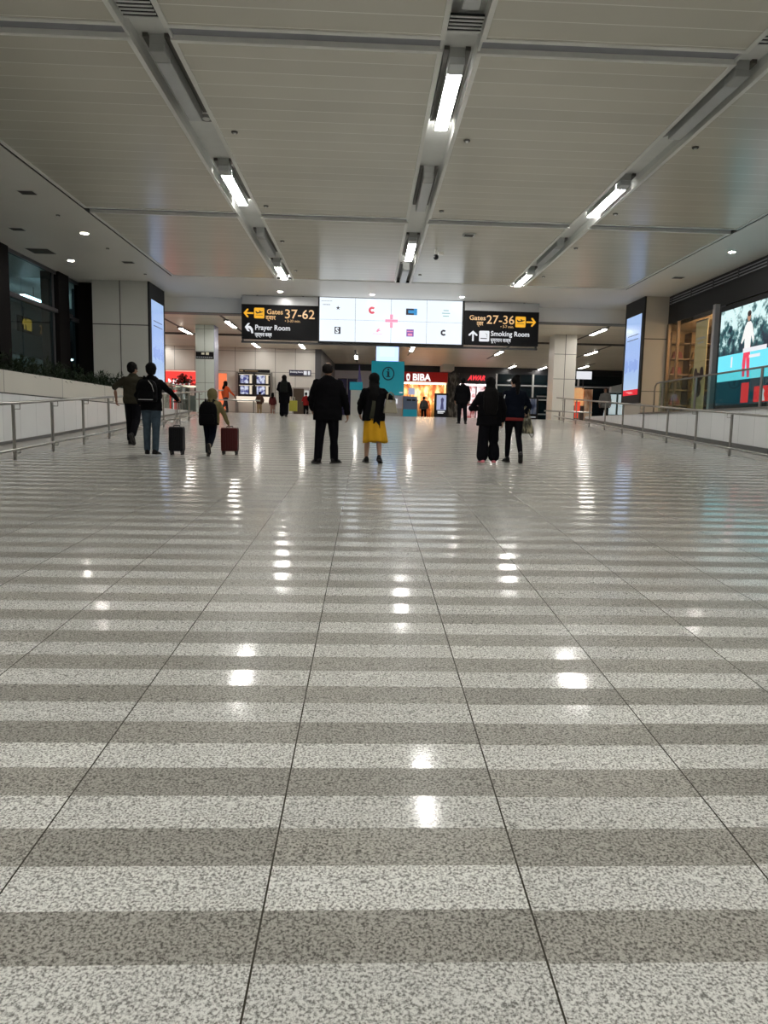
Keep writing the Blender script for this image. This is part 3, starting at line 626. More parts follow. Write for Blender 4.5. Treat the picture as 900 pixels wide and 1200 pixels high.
for k, (x, y, z, ln, l) in enumerate(((-12.0, 27.2, 5.72, 1.7, 'long light strip behind the upper left window'), (-13.0, 24.6, 4.85, 1.4, 'added fill lamp high in the corridor behind the lower left window, near the hanging sign'),  # the lamp near the hanging sign is added to brighten the lower corridor
         (-11.5, 28.0, 4.85, .7, 'short lamp in the corridor behind the lower left window'),
         (-12.0, 29.2, 5.95, .5, 'small lamp behind the upper window beside the pillar'), (-12.0, 30.2, 3.86, .35, 'small low lamp behind the window beside the pillar'))):
    t = thing('corridor_lamp', (x, y, z), l, 'lamp'); a = MB(); a.box(-0.08, 0.08, -ln/2, ln/2, 0, 0.05); a.build('diffuser', screen('corridor_lamp', (0.75, 0.95, 1.0), 20), t)
    a = MB(); a.box(-0.1, 0.1, -ln/2, ln/2, 0.052, 0.1); a.build('housing', M_HOUS, t)
    a = MB(); a.box(-0.01, 0.01, -0.01, 0.01, 0.1, (6.16 if z > 5 else 5.0)-z); a.build('hanger', M_DARK, t)
t = thing('overhead_sign', (-10.9, 24.9, 4.2), 'black hanging sign with dim yellow arrow behind the left window', 'sign')
a = MB(); a.box(-0.05, 0.0, -1.3, 1.3, 0, 0.5); a.build('sign_box', M_SIGN, t)
a = MB(); a.prism(rrect(-0.6, 0.27, 0.36, 0.36, 0.04), 0.0, 0.01, axis='x'); a.prism([(-0.95, 0.1), (-0.87, 0.1), (-0.87, 0.3), (-0.78, 0.22), (-0.78, 0.33), (-0.91, 0.45), (-1.04, 0.33), (-1.04, 0.22), (-0.95, 0.3)], 0.0, 0.01, axis='x')
a.build('arrow', screen('dim_yellow', (0.9, 0.5, 0.05), 0.45), t)
text('27-36', 0.42, (0.005, 0.15, 0.1), screen('dim_amber', (0.55, 0.25, 0.08), 0.4), t, rot=(math.pi/2, 0, math.pi/2))
for y_ in (-0.9, 0.9): a = MB(); a.box(-0.035, -0.015, y_-0.01, y_+0.01, 0.5, 0.80); a.build('hanger', M_DARK, t)

# ------------------------------------------------------------------ right side: shop fronts, video screen, balustrade
XR = 10.42
mb = MB(); mb.box(XR, XR+0.4, -14, 25.45, 5.22, CZ); struct('wall_right', mb, M_DARKER)
t = thing('louvre_grille', (XR, 15, 5.85), 'black louvred grille band along the top of the shop fascia', 'grille')
a = MB(); a.box(-0.03, 0, -8, 10.3, 0, 0.26); a.build('frame', M_DARKER, t)
a = MB()
for k in range(3): a.box(-0.05, -0.03, -8, 10.3, 0.02+k*0.085, 0.045+k*0.085)
a.build('louvre_blades', M_GAP, t)
a = MB()
for k in range(13): a.box(-0.055, -0.03, -7.9+k*1.5, -7.84+k*1.5, 0.0, 0.26)
a.build('louvre_posts', M_DARK, t)
mb = MB(); mb.box(XR-0.14, XR+0.02, 21.68, 21.84, ZF, 5.3); struct('reveal_shade_strip0', mb, mat('pale_metal_post', (0.50, 0.50, 0.52), 0.4, 0.4))
mb = MB(); mb.box(XR, XR+0.02, 21.85, 25.45, ZF, 5.22); struct('window_3', mb, M_SHOPGL)
mb = MB(); mb.box(XR, XR+0.3, -14, 16.2, ZF, 5.22); mb.box(XR+0.02, XR+0.3, 16.2, 21.6, ZF, 2.2); mb.box(XR, XR+0.1, 21.35, 21.68, ZF, 5.22); struct('wall_right', mb, M_DARK)
mb = MB(); mb.box(XR-0.03, XR+0.06, 24.55, 24.62, ZF, 5.22); mb.box(XR-0.03, XR+0.06, 25.3, 25.45, ZF, 5.22); struct('reveal_shade_strip1', mb, mat('bronze_frame', (0.25, 0.18, 0.12), 0.4, 0.5))
# shop interior (warm)
M_SHOPW = mat('shop_warm_wall', (0.62, 0.47, 0.28), 0.55, var=0.12, vscale=1.5)
mb = MB(); mb.box(13.4, 13.5, 19, 27.3, ZF, 5.3); mb.box(XR+0.4, 13.4, 27.0, 27.3, ZF, 5.3); mb.box(XR+0.05, 13.5, 19.0, 27.3, 5.22, 5.3); mb.box(XR+0.05, 13.5, 21.6, 21.7, ZF, 5.22)
struct('wall_right', mb, M_SHOPW)
t = thing('display_shelf', (12.1, 25.6, ZF), 'warm lit wooden shelf unit in the shop window beside the right pillar', 'shelf')
a = MB(); a.box(-1.3, 0.9, 0.9, 0.95, 0, 3.1); a.build('back_panel', mat('shelf_back_warm', (0.75, 0.55, 0.30), 0.5), t)
for k in range(5): a = MB(); a.box(-1.3, 0.9, 0.4, 0.9, 0.5+k*0.55, 0.54+k*0.55); a.build('shelf_board', mat('shelf_board', (0.35, 0.25, 0.15), 0.5), t)
for x in (-1.32, -0.6, 0.15, 0.9): a = MB(); a.box(x, x+0.04, 0.4, 0.95, 0, 3.1); a.build('upright', mat('shelf_upright', (0.10, 0.07, 0.05), 0.5), t)
M_BAGS = [mat('bag_red', (0.30, 0.04, 0.03), 0.5), mat('bag_olive', (0.10, 0.12, 0.07), 0.5), mat('bag_black', (0.03, 0.03, 0.03), 0.4), mat('bag_tan', (0.35, 0.22, 0.10), 0.5)]
bl = ['dark red', 'olive', 'black', 'tan']; sl = ['lowest', 'second', 'middle', 'fourth', 'top']
for k in range(5):
    for j, x in enumerate((11.15, 11.85, 12.6)):
        mi = (k*2+j) % 4 if not (k == 3 and j == 0) else 0
        z = ZF+0.54+k*0.55
        if k == 4: continue
        t = thing('display_bag', (x, 26.25, z), '%s trapezoid handbag on the %s shelf of the shop unit, %s of three' % (bl[mi], sl[k], ('first', 'second', 'third')[j]), 'bag', 'handbags on the shop shelves')
        a = MB(); a.add([(-.2,-.08,0),(.2,-.08,0),(.2,.08,0),(-.2,.08,0),(-.13,-.05,.26),(.13,-.05,.26),(.13,.05,.26),(-.13,.05,.26)], [(0,3,2,1),(4,5,6,7),(0,1,5,4),(1,2,6,5),(2,3,7,6),(3,0,4,7)]); a.build('bag_body', M_BAGS[mi], t, bevel=0.012)
        a = MB(); a.tube([(-.08, 0, .25), (-.06, 0, .36), (.06, 0, .36), (.08, 0, .25)], 0.01, 6); a.build('handle', M_BAGS[mi], t)
t = thing('poster_banner', (XR+0.30, 23.35, ZF), 'tall pale yellow banner with a dark flower photograph hanging in the shop window', 'banner')
a = MB(); a.box(-0.01, 0.01, -0.33, 0.50, 0.10, 3.12); a.build('banner_cloth', mat('banner_yellow', (0.62, 0.55, 0.33), 0.6, emit=(0.55, 0.45, 0.22), estr=0.25, var=0.25, vscale=2.5), t)
a = MB()
for (cy, cz, ry, rz_) in ((0.15, 1.25, .2, .25), (-0.1, 1.45, .14, .22), (0.32, 1.45, .12, .2), (0.1, 0.95, .24, .25)):
    n = 14; a.prism([(cy+ry*math.cos(2*math.pi*k/n), cz+rz_*math.sin(2*math.pi*k/n)) for k in range(n)], -0.014, -0.0101, axis='x')
a.build('flower_picture', mat('banner_picture', (0.13, 0.09, 0.10), 0.6, var=0.5, vscale=8), t)
a = MB(); a.box(-0.014, -0.0101, -0.2, 0.4, 2.55, 2.62); a.box(-0.014, -0.0101, -0.1, 0.3, 2.42, 2.47); a.build('lettering', mat('banner_type', (0.7, 0.75, 0.78), 0.5), t)
a = MB(); a.box(-0.02, 0.02, -0.35, 0.52, 3.12, 3.16); a.build('top_bar', M_STEELD, t)
for k in range(5):
    t = thing('shop_lamp', (12.1, 22.4+(k % 2)*1.2, 5.04), 'slim warm lamp in the shop ceiling behind the glass, %s from the glass' % ('nearest', 'second', 'third', 'fourth', 'farthest')[k], 'lamp', 'slim lamps in the warm shop'); t.location.x = 11.2+0.5*k
    a = MB(); a.box(-0.05, 0.05, -0.5, 0.5, 0, 0.04); a.build('diffuser', screen('shop_warm_lamp', (1.0, 0.74, 0.46), 75), t)
    a = MB(); a.box(-0.06, 0.06, -0.5, 0.5, 0.041, 0.17); a.build('housing', M_DARK, t)
t = thing('display_shelf', (12.2, 22.0, ZF), 'dark shelf wall with pale edge-lit shelves behind the shop glass', 'shelf')
a = MB(); a.box(0.9, 0.95, -0.2, 2.6, 0, 3.1); a.build('back_panel', mat('shelf_back_dark', (0.16, 0.10, 0.06), 0.5), t)
for k in range(5): a = MB(); a.box(0.5, 0.9, -0.2, 2.6, 0.45+k*0.55, 0.49+k*0.55); a.build('shelf_board', screen('edge_lit_shelf', (1.0, 0.75, 0.5), 0.8) if k % 2 == 0 else mat('shelf_board', (0.35, 0.25, 0.15), 0.5), t)

# big LED screen with picture
t = thing('video_screen', (XR, 18.8, 2.2), 'big video screen showing a standing figure in a white shirt and red trousers', 'video screen')
a = MB(); a.box(-0.10, 0.0, -2.6, 2.6, 0.0, 2.95); a.build('frame', M_DARKER, t)
def tree_picture():
    m = bpy.data.materials.new('screen_tree_picture'); m.use_nodes = True; nt = m.node_tree; b = nt.nodes['Principled BSDF']
    g = nt.nodes.new('ShaderNodeNewGeometry'); n = nt.nodes.new('ShaderNodeTexNoise'); n.inputs['Scale'].default_value = 2.6; n.inputs['Detail'].default_value = 8; n.inputs['Roughness'].default_value = 0.72
    nt.links.new(g.outputs['Position'], n.inputs['Vector'])
    s = nt.nodes.new('ShaderNodeSeparateXYZ'); nt.links.new(g.outputs['Position'], s.inputs[0])
    hgt = math_node(nt, 'MULTIPLY', math_node(nt, 'SUBTRACT', s.outputs[2], 4.15), 0.16)
    cr = nt.nodes.new('ShaderNodeValToRGB'); nt.links.new(math_node(nt, 'ADD', n.outputs['Fac'], hgt), cr.inputs[0])
    cr.color_ramp.elements[0].position = 0.44; cr.color_ramp.elements[0].color = (0.006, 0.02, 0.04, 1)
    cr.color_ramp.elements[1].position = 0.62; cr.color_ramp.elements[1].color = (0.70, 0.92, 0.92, 1)
    e = cr.color_ramp.elements.new(0.53); e.color = (0.03, 0.14, 0.15, 1)
    nt.links.new(cr.outputs[0], b.inputs['Emission Color']); b.inputs['Emission Strength'].default_value = 1.1; b.inputs['Base Color'].default_value = (.02, .02, .02, 1)
    return m
a = MB(); a.box(-0.106, -0.10, -2.55, 2.55, 1.52, 2.80); a.build('trees_picture', tree_picture(), t)
a = MB(); a.box(-0.106, -0.10, -2.55, 2.55, 0.78, 1.52); a.build('water_picture', screen('cyan_water', (0.16, 0.78, 0.92), 1.1), t)
a = MB(); a.box(-0.106, -0.10, -2.55, 2.55, 0.10, 0.78); a.build('lower_picture', mat('lower_screen_navy', (0.01, 0.03, 0.05), 0.2, emit=(0.01, 0.04, 0.06), estr=0.6, var=0.2), t)
fy = 0.95
def px(a, pts, m, nm, x=-0.109):
    q = MB(); q.prism([(fy+p[0], p[1]) for p in pts], x, -0.106, axis='x'); return q.build(nm, m, t)
px(0, [(-.16, 1.62), (.0, 1.55), (.14, 1.62), (.16, 1.9), (.3, 1.75), (.34, 1.8), (.18, 2.2), (.08, 2.32), (-.1, 2.32), (-.2, 2.22), (-.34, 1.85), (-.3, 1.72), (-.17, 1.95)], screen('shirt_white', (0.9, 0.9, 0.88), 1.1), 'shirt_picture', -0.110)
px(0, [(-.17, 1.66), (.15, 1.66), (.2, 1.2), (.16, 0.85), (.04, 0.85), (.02, 1.4), (-.06, 1.0), (-.1, 0.82), (-.22, 0.82), (-.18, 1.3)], screen('trousers_red', (0.85, 0.04, 0.10), 1.1), 'trousers_picture', -0.109)
px(0, [(.09*math.cos(k*.5236), 2.46+.13*math.sin(k*.5236)) for k in range(12)], screen('face_tan', (0.55, 0.30, 0.2), 0.9), 'head_picture', -0.109)
px(0, [(.1*math.cos(k*.5236), 2.54+.08*math.sin(k*.5236)) for k in range(12)], screen('hair_dark', (0.03, 0.02, 0.02), 0.9), 'hair_picture', -0.1105)
a = MB()
for (y0_, y1_, z0_, z1_) in ((-0.05, 1.15, 1.50, 1.62), (0.25, 0.80, 1.34, 1.42), (1.70, 1.78, 1.15, 1.45)): a.box(-0.113, -0.1105, y0_, y1_, z0_, z1_)
a.build('caption_bars', screen('caption_white', (0.9, 0.9, 0.95), 1.0), t)
a = MB(); a.box(-0.109, -0.106, -0.8, 0.42, 0.14, 0.55); a.box(-0.109, -0.106, 0.70, 1.10, 0.14, 0.68); o = a.build('red_panel', screen('panel_red', (0.9, 0.02, 0.02), 0.95), t)
a = MB(); a.prism([(-.15, .16), (.1, .16), (.07, .34), (.1, .42), (.04, .48), (-.04, .48), (-.1, .42), (-.07, .34)], -0.111, -0.109, axis='x'); a.build('portrait_picture', screen('portrait_pale', (0.75, 0.7, 0.7), 0.9), o)
# glass balustrade on the right kerb
t = thing('glass_balustrade', (9.64, 5, 2.15), 'glass balustrade with steel top rail in front of the shop windows', 'balustrade')
a = MB(); a.box(-0.006, 0.006, -6, 18.9, 0.02, 0.96); a.build('glass_panel', M_BAL, t)
a = MB(); a.tube([(0, -6, 0.97), (0, 18.9, 0.97), (0, 19.15, 0.95), (0, 19.28, 0.86), (0, 19.3, 0.72), (0, 19.3, 0.0)], 0.026, 10); a.build('top_rail', M_STEELD, t, smooth=True)
for y_ in (0.0, 3.2, 6.0, 9.2, 12.6, 16.2, 18.6):
    a = MB(); a.box(-0.035, -0.007, y_-0.05, y_+0.05, 0, 0.95); a.build('post', M_STEELD, t)
# left balustrade beyond the pillar
t = thing('glass_balustrade', (-7.6, 27.4, 1.985), 'glass balustrade at the top of the ramp beyond the left pillar', 'balustrade')
a = MB(); a.box(-0.006, 0.006, 0, 4.3, 0.02, 0.95); a.build('glass_panel', M_BAL, t)
a = MB(); a.tube([(0, 0, 0.96), (0, 4.3, 0.96)], 0.026, 10); a.build('top_rail', M_STEELD, t, smooth=True)
for y_ in (0.05, 1.5, 3.0, 4.25): a = MB(); a.box(-0.03, 0.03, y_-0.03, y_+0.03, 0, 0.95); a.build('post', M_STEELD, t)

# ------------------------------------------------------------------ columns of the far hall
def column(name, x0, x1, y0, y1, m, zs):
    mb = MB(); mb.box(x0, x1, y0, y1, ZF, CZ); o = struct(name, mb, m)
    s = MB(); xm = (x0+x1)/2; s.box(xm-0.012, xm+0.012, y0-0.006, y0, ZF, CZ)
    for z in zs: s.box(x0, x1, y0-0.006, y0, z, z+0.02)
    s.build('panel_joint', M_SEAM if m != M_COLG else mat('joint_green', (0.35, 0.4, 0.38), .5), o, kind='structure'); return o
column('pillar_4', -8.32, -7.43, 36, 36.9, M_COLG, (5.95, 4.9, 3.4))
mb = MB(); mb.box(-7.43, -7.40, 36, 36.9, ZF, CZ); struct('reveal_shade_strip2', mb, mat('column_blue_edge', (0.55, 0.58, 0.75), 0.25))
column('pillar_5', 9.15, 10.25, 36, 37.1, M_COLW, (5.2, 4.0))
t = thing('wall_sign', (-7.87, 35.98, 4.55), 'small black sign strip fixed across the left white column', 'sign')
a = MB(); a.box(-0.43, 0.43, 0, 0.02, 0, 0.33); a.build('sign_face', M_SIGN, t)
a = MB(); a.box(-0.16, -0.02, -0.006, 0, 0.2, 0.29); a.box(0.05, 0.2, -0.006, 0, 0.19, 0.31); a.build('icon', screen('dim_cream', (0.6, 0.55, 0.4), 0.7), t)
a = MB(); [a.box(-0.4+k*0.1, -0.33+k*0.1, -0.006, 0, 0.06, 0.09) for k in range(8)]; a.build('lettering', screen('dim_white', (0.5, 0.5, 0.5), 0.7), t)

# information column
t = thing('information_kiosk', (0.98, 36.0, ZF), 'teal information kiosk with a big letter i and a glowing box above', 'information kiosk')
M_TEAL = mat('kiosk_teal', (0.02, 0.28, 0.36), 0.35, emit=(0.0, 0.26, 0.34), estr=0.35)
a = MB(); a.box(-0.45, 0.45, 0.35, 1.2, 0, CZ-ZF); a.build('column', mat('kiosk_column_pale', (0.80, 0.76, 0.86), 0.3, emit=(0.45, 0.45, 1.0), estr=0.55), t)  # column given a violet glow to tint the floor reflection
a = MB(); a.box(-0.58, 0.52, 0.2, 0.34, 2.75, 3.8); a.build('light_box', screen('light_box', (0.42, 0.55, 1.0), 1.9), t)
a = MB(); a.box(-0.42, 0.32, 0.185, 0.2, 2.95, 3.7); a.build('light_box_core', screen('light_box_core', (0.60, 0.85, 1.0), 1.5), t)
a = MB(); a.box(-0.80, 0.80, 0.0, 1.3, 1.08, 2.72); a.build('canopy', M_TEAL, t, bevel=0.01)
a = MB(); n = 32; ir = []
p = [(0.02+0.30*math.cos(2*math.pi*k/n), 2.12+0.33*math.sin(2*math.pi*k/n)) for k in range(n)]; q = [(0.02+0.245*math.cos(2*math.pi*k/n), 2.12+0.27*math.sin(2*math.pi*k/n)) for k in range(n)]
vs = [(x, yy, z) for yy in (-0.02, 0) for (x, z) in p+q]
a.add(vs, [(k, (k+1) % n, n+(k+1) % n, n+k) for k in range(n)]+[(2*n+k, 3*n+k, 3*n+(k+1) % n, 2*n+(k+1) % n) for k in range(n)]+[(k, 2*n+k, 2*n+(k+1) % n, (k+1) % n) for k in range(n)]+[(n+k, n+(k+1) % n, 3*n+(k+1) % n, 3*n+k) for k in range(n)])
a.build('ring', mat('kiosk_navy', (0.005, 0.03, 0.06), 0.5), t)
a = MB(); a.box(-0.03, 0.07, -0.02, 0, 1.98, 2.22); a.box(-0.07, 0.07, -0.02, 0, 2.19, 2.23); a.box(-0.08, 0.12, -0.02, 0, 1.95, 1.99); a.ball((0.02, -0.01, 2.31), 0.05, 0.012, 0.05); a.build('letter_i', MATS['kiosk_navy'], t)
a = MB(); a.box(0.58, 0.74, -0.006, 0, 1.2, 1.24); a.build('small_print', M_WHT, t)
a = MB(); a.box(-0.55, 0.75, 0.1, 1.1, 0.45, 1.08); a.build('counter', mat('kiosk_counter_pale', (0.62, 0.58, 0.66), 0.3), t, bevel=0.01)
a = MB(); a.box(-0.52, 0.72, 0.13, 1.07, 0, 0.45); a.build('plinth', mat('kiosk_plinth', (0.42, 0.40, 0.38), 0.3), t)
a = MB(); a.box(0.28, 0.5, 0.09, 0.1, 0.68, 0.92); o = a.build('icon_plate', M_WHT, t); a = MB(); a.box(0.36, 0.42, 0.08, 0.09, 0.74, 0.86); a.build('icon', M_BLK, o)
t = thing('side_sign', (-0.55, 37.2, ZF), 'small teal and white side panel left of the information kiosk', 'sign')
a = MB(); a.box(-0.35, 0.3, 0, 0.1, 1.35, 1.75); a.build('teal_panel', M_TEAL, t); a = MB(); a.box(-0.3, 0.3, 0.02, 0.12, 0, 1.35); a.build('white_panel', M_COLW, t)
a = MB(); a.prism([(0.05, 1.75), (0.25, 1.75), (0.12, 2.7)], 0.03, 0.06); a.build('purple_fin', mat('fin_purple', (0.2, 0.15, 0.4), 0.4), t)
# self service kiosk
t = thing('self_service_kiosk', (2.32, 39.6, ZF), 'blue grey self-service counter with a teal base right of the information kiosk', 'counter')
a = MB(); a.box(-0.38, 0.38, 0, 0.5, 0.5, 1.2); a.build('cabinet', mat('kiosk_blue_grey', (0.22, 0.28, 0.40), 0.4), t, bevel=0.01)
a = MB(); a.box(-0.38, 0.38, 0, 0.5, 0, 0.5); a.build('teal_base', MATS['kiosk_teal'], t)
a = MB(); a.box(-0.2, 0.05, -0.01, 0, 0.95, 1.05); a.box(0.1, 0.28, -0.01, 0, 0.95, 1.05); a.build('slot', M_DARK, t)
a = MB(); a.box(-0.03, 0.03, 0.2, 0.25, 1.2, 1.35); a.build('monitor_stand', M_DARK, t)
a = MB(); a.box(-0.1, 0.25, 0.15, 0.2, 1.3, 1.65); a.build('monitor', screen('monitor_pale', (0.45, 0.5, 0.7), 0.8), t)

# ------------------------------------------------------------------ far left wall: monitors, door, signs
t = thing('monitor_stand', (-6.95, 45.6, ZF), 'steel stand of four flight monitors against the far panelled wall', 'monitor stand')
a = MB(); a.box(-1.12, 0.98, 0.1, 0.16, 1.18, 2.66); a.build('back_board', M_DARK, t)
for x in (-1.1, 1.0): a = MB(); a.box(x-0.05, x+0.07, 0.05, 0.2, 0, 2.7); a.build('post', M_STEELD, t)
M_MON = mat('monitor_picture', (0.02, 0.02, 0.02), 0.2, emit=(0.30, 0.33, 0.65), estr=0.9, var=0.2)
def monitor_mat():
    m = bpy.data.materials.new('monitor_timetable_picture'); m.use_nodes = True; nt = m.node_tree; b = nt.nodes['Principled BSDF']
    g = nt.nodes.new('ShaderNodeTexCoord'); n = nt.nodes.new('ShaderNodeTexNoise'); n.inputs['Scale'].default_value = 5; n.inputs['Detail'].default_value = 3
    nt.links.new(g.outputs['Object'], n.inputs['Vector']); cr = nt.nodes.new('ShaderNodeValToRGB'); nt.links.new(n.outputs['Fac'], cr.inputs[0])
    cr.color_ramp.elements[0].position = 0.42; cr.color_ramp.elements[0].color = (0.04, 0.05, 0.25, 1); cr.color_ramp.elements[1].position = 0.6; cr.color_ramp.elements[1].color = (0.75, 0.8, 0.95, 1)
    nt.links.new(cr.outputs[0], b.inputs['Emission Color']); b.inputs['Emission Strength'].default_value = 0.9; b.inputs['Base Color'].default_value = (.02, .02, .02, 1); return m
M_MONP = monitor_mat(); M_CREAM = screen('cream_strip', (0.9, 0.78, 0.6), 0.9)
for i in range(2):
    for j in range(2):
        x0 = -1.0+i*1.0; z0 = 1.32+j*0.66
        a = MB(); a.box(x0, x0+0.93, 0.04, 0.09, z0, z0+0.60); o = a.build('monitor', M_DARKER, t)
        a = MB(); a.box(x0+0.12, x0+0.62, 0.034, 0.04, z0+0.04, z0+0.54); a.build('picture', M_MONP, o)
        a = MB(); a.box(x0+0.68, x0+0.83, 0.034, 0.04, z0+0.04, z0+0.54); a.box(x0+0.03, x0+0.9, 0.034, 0.04, z0+0.55, z0+0.585); a.build('cream_strip', M_CREAM, o)
a = MB(); a.box(-1.12, 1.0, 0.0, 0.12, 0.88, 1.22); a.build('lit_counter_panel', screen('counter_glow', (1.0, 0.86, 0.70), 0.95), t)
a = MB(); a.box(-0.95, 0.92, 0.0, 0.12, 2.68, 2.86); o = a.build('header', M_SIGN, t); a = MB(); a.box(-0.9, -0.7, -0.006, 0, 2.73, 2.81); a.box(-0.6, 0.2, -0.006, 0, 2.75, 2.79); a.build('lettering', screen('dim_tan', (0.5, 0.35, 0.2), 0.6), o)
t = thing('wall_sign', (-4.2, 45.98, 4.52), 'small dark blue and white room sign high on the far wall above the brown door', 'sign')
a = MB(); a.box(-0.68, 0.68, -0.05, 0, 0, 0.34); a.build('sign_face', mat('sign_navy', (0.02, 0.02, 0.05), 0.3), t)
a = MB(); a.box(0.22, 0.42, -0.056, -0.05, 0.05, 0.29); a.box(0.48, 0.62, -0.056, -0.05, 0.05, 0.29); a.build('icon', M_WHT, t)
text('Smoking Room', 0.13, (-0.62, -0.05, 0.18), M_WHT, t, width=0.8, bold=0.004); 
mb = MB(); mb.box(-4.68, -3.62, 45.93, 46, ZF, 3.80); struct('door_1', mb, mat('door_frame_grey', (0.35, 0.33, 0.31), 0.4))
mb = MB(); mb.box(-4.60, -3.95, 45.90, 45.93, ZF, 3.72); o = struct('door_2', mb, mat('door_brown_wood', (0.08, 0.055, 0.035), 0.5, var=0.2)); 
a = MB(); a.tube([(-4.05, 45.86, 2.9), (-4.05, 45.86, 3.1)], 0.015, 8); a.build('door_handle', M_STEEL, o)
mb = MB(); mb.box(-3.93, -3.66, 45.90, 45.93, 2.9, 3.62); struct('window_4', mb, screen('door_light', (0.75, 0.75, 0.7), 0.8))
# left: red lit shop, plants
t = thing('shop_sign', (-10.1, 40.0, ZF), 'glowing red shop front band with white letters beyond the left handrail', 'shop sign')
M_RG = screen('red_glow', (1.0, 0.06, 0.05), 1.15); M_WG = screen('white_glow', (1.0, 0.85, 0.85), 1.3)
a = MB(); a.box(-2.4, 0.9, 0, 0.3, 1.45, 2.25); a.build('red_band', M_RG, t)
text('SALE NOW', 0.50, (-1.75, -0.01, 1.5), M_WG, t, bold=0.02, width=2.4)
a = MB(); a.box(-2.4, 0.9, 0.02, 0.3, 2.26, 2.32); a.build('pink_edge', screen('pink_glow', (1.0, 0.45, 0.35), 1.0), t)
for x in (-2.3, 0.8): a = MB(); a.box(x-0.04, x+0.04, 0.1, 0.2, 0, 1.45); a.build('post', M_DARK, t)
t = thing('banner_stand', (-9.85, 38.6, ZF), 'red upright banner stand with white print behind the left handrail', 'banner')
a = MB(); a.box(-0.42, -0.05, 0, 0.05, 0.1, 1.2); a.build('red_panel', M_RG, t); a = MB(); a.box(-0.03, 0.42, 0, 0.05, 0.1, 1.2); a.build('dark_red_panel', mat('panel_dark_red', (0.25, 0.01, 0.01), 0.4, emit=(0.3, 0.01, 0.02), estr=0.6, var=0.5, vscale=5), t)
a = MB(); a.box(-0.3, -0.2, -0.008, 0, 0.2, 0.9); a.build('lettering', M_WG, t)
a = MB(); a.box(-0.45, 0.45, -0.1, 0.15, 0, 0.1); a.build('foot', M_DARK, t)
def potted(x, y, label, red, s=1.0, z0=ZF, h0=0.9):
    t = thing('potted_plant', (x, y, z0), label, 'plant'); a = MB(); a.stack([(0, 0, 0, .18*s, .18*s), (0, 0, h0, .26*s, .26*s)], 16); a.build('pot', mat('pot_grey', (0.12, 0.12, 0.11), 0.5), t)
    a = MB(); r2 = random.Random(int(abs(x*10)))
    fl = MB()
    for k in range(150):
        an = r2.uniform(0, 6.28); el = r2.uniform(0.0, 1.4); d = Vector((math.cos(an)*math.cos(el), math.sin(an)*math.cos(el), math.sin(el)*0.8)); ln = r2.uniform(.25, .6)*s
        b0 = Vector((0, 0, h0)); e = b0+d*ln; sd = d.cross(Vector((0.1, 0, 1))).normalized()*0.03*s; a.add([b0+d*ln*0.3, b0+d*ln*0.65+sd, e, b0+d*ln*0.65-sd], [(0, 1, 2, 3)])
        if red and k % 2 == 0: fl.ball(e, 0.045*s, n=6)
    me_ = a.build('leaves', mat('shrub_leaf', (0.03, 0.06, 0.02), 0.4), t)
    if red: fl.build('red_flowers', mat('flower_red', (0.45, 0.02, 0.02), 0.5), t)
potted(-9.3, 37.5, 'red flowering potted plant beside the white column', True, 1.15, h0=1.42)
potted(-8.75, 35.3, 'dark green potted shrub just left of the white column', False, 0.8)
potted(-11.1, 38.0, 'dark green potted plant beside the pale blue screen', False, 1.0, h0=1.7)
t = thing('desk_counter', (-9.05, 36.2, ZF), 'small glass counter with a lit top below the red flowers', 'counter')
a = MB(); a.box(0.0, 0.7, 0, 0.5, 0, 0.85); a.build('cabinet', mat('counter_green_grey', (0.22, 0.28, 0.26), 0.3), t, bevel=0.01)
a = MB(); a.box(-0.3, 0.69, 0.05, 0.3, 1.26, 1.33); a.build('light_strip', screen('warm_strip', (1.0, 0.9, 0.65), 1.4), t)
for x in (0.02, 0.66): a = MB(); a.box(x, x+0.03, 0.1, 0.2, 0.85, 1.26); a.build('post', M_DARK, t)
t = thing('light_column', (-7.2, 37.6, ZF), 'orange glowing upright panel right of the white column', 'light panel')
a = MB(); a.box(-0.35, 0.05, 0, 0.12, 0.2, 2.05); a.build('panel', screen('orange_glow', (1.0, 0.22, 0.08), 1.0), t); a = MB(); a.box(-0.4, 0.1, -0.03, 0.15, 0, 0.2); a.build('base', M_DARK, t)

# ------------------------------------------------------------------ far right shops
YB = 56.0
t = thing('lift_front', (-0.98, YB, ZF), 'white framed lift front with two dark purple door panels', 'lift')
M_LW = mat('lift_white', (0.62, 0.60, 0.68), 0.4)
a = MB(); a.box(-1.6, -1.3, 0, 0.5, 0, 3.72); a.box(0.2, 1.6, 0, 0.5, 0, 3.72); a.box(-1.3, 0.2, 0, 0.5, 3.15, 3.72); a.build('frame', M_LW, t)
for x0 in (-1.28, -0.52): a = MB(); a.box(x0, x0+0.68, 0.15, 0.2, 0, 3.13); a.build('door_panel', mat('lift_purple', (0.045, 0.035, 0.14), 0.35, var=0.3), t)
a = MB(); a.box(-0.59, -0.53, 0.1, 0.22, 0, 3.13); a.build('centre_strip', M_LW, t)
a = MB(); a.box(0.28, 0.5, -0.01, 0, 1.9, 2.5); o = a.build('notice', M_WHT, t); a = MB(); a.box(0.34, 0.44, -0.016, -0.01, 2.1, 2.3); a.build('notice_mark', mat('notice_red', (.4, .02, .05), .5), o)
a = MB(); a.box(-0.9, -0.4, 0.1, 0.2, 3.74, 3.82); a.build('indicator', screen('indicator_red', (0.7, .1, .03), .7), t)
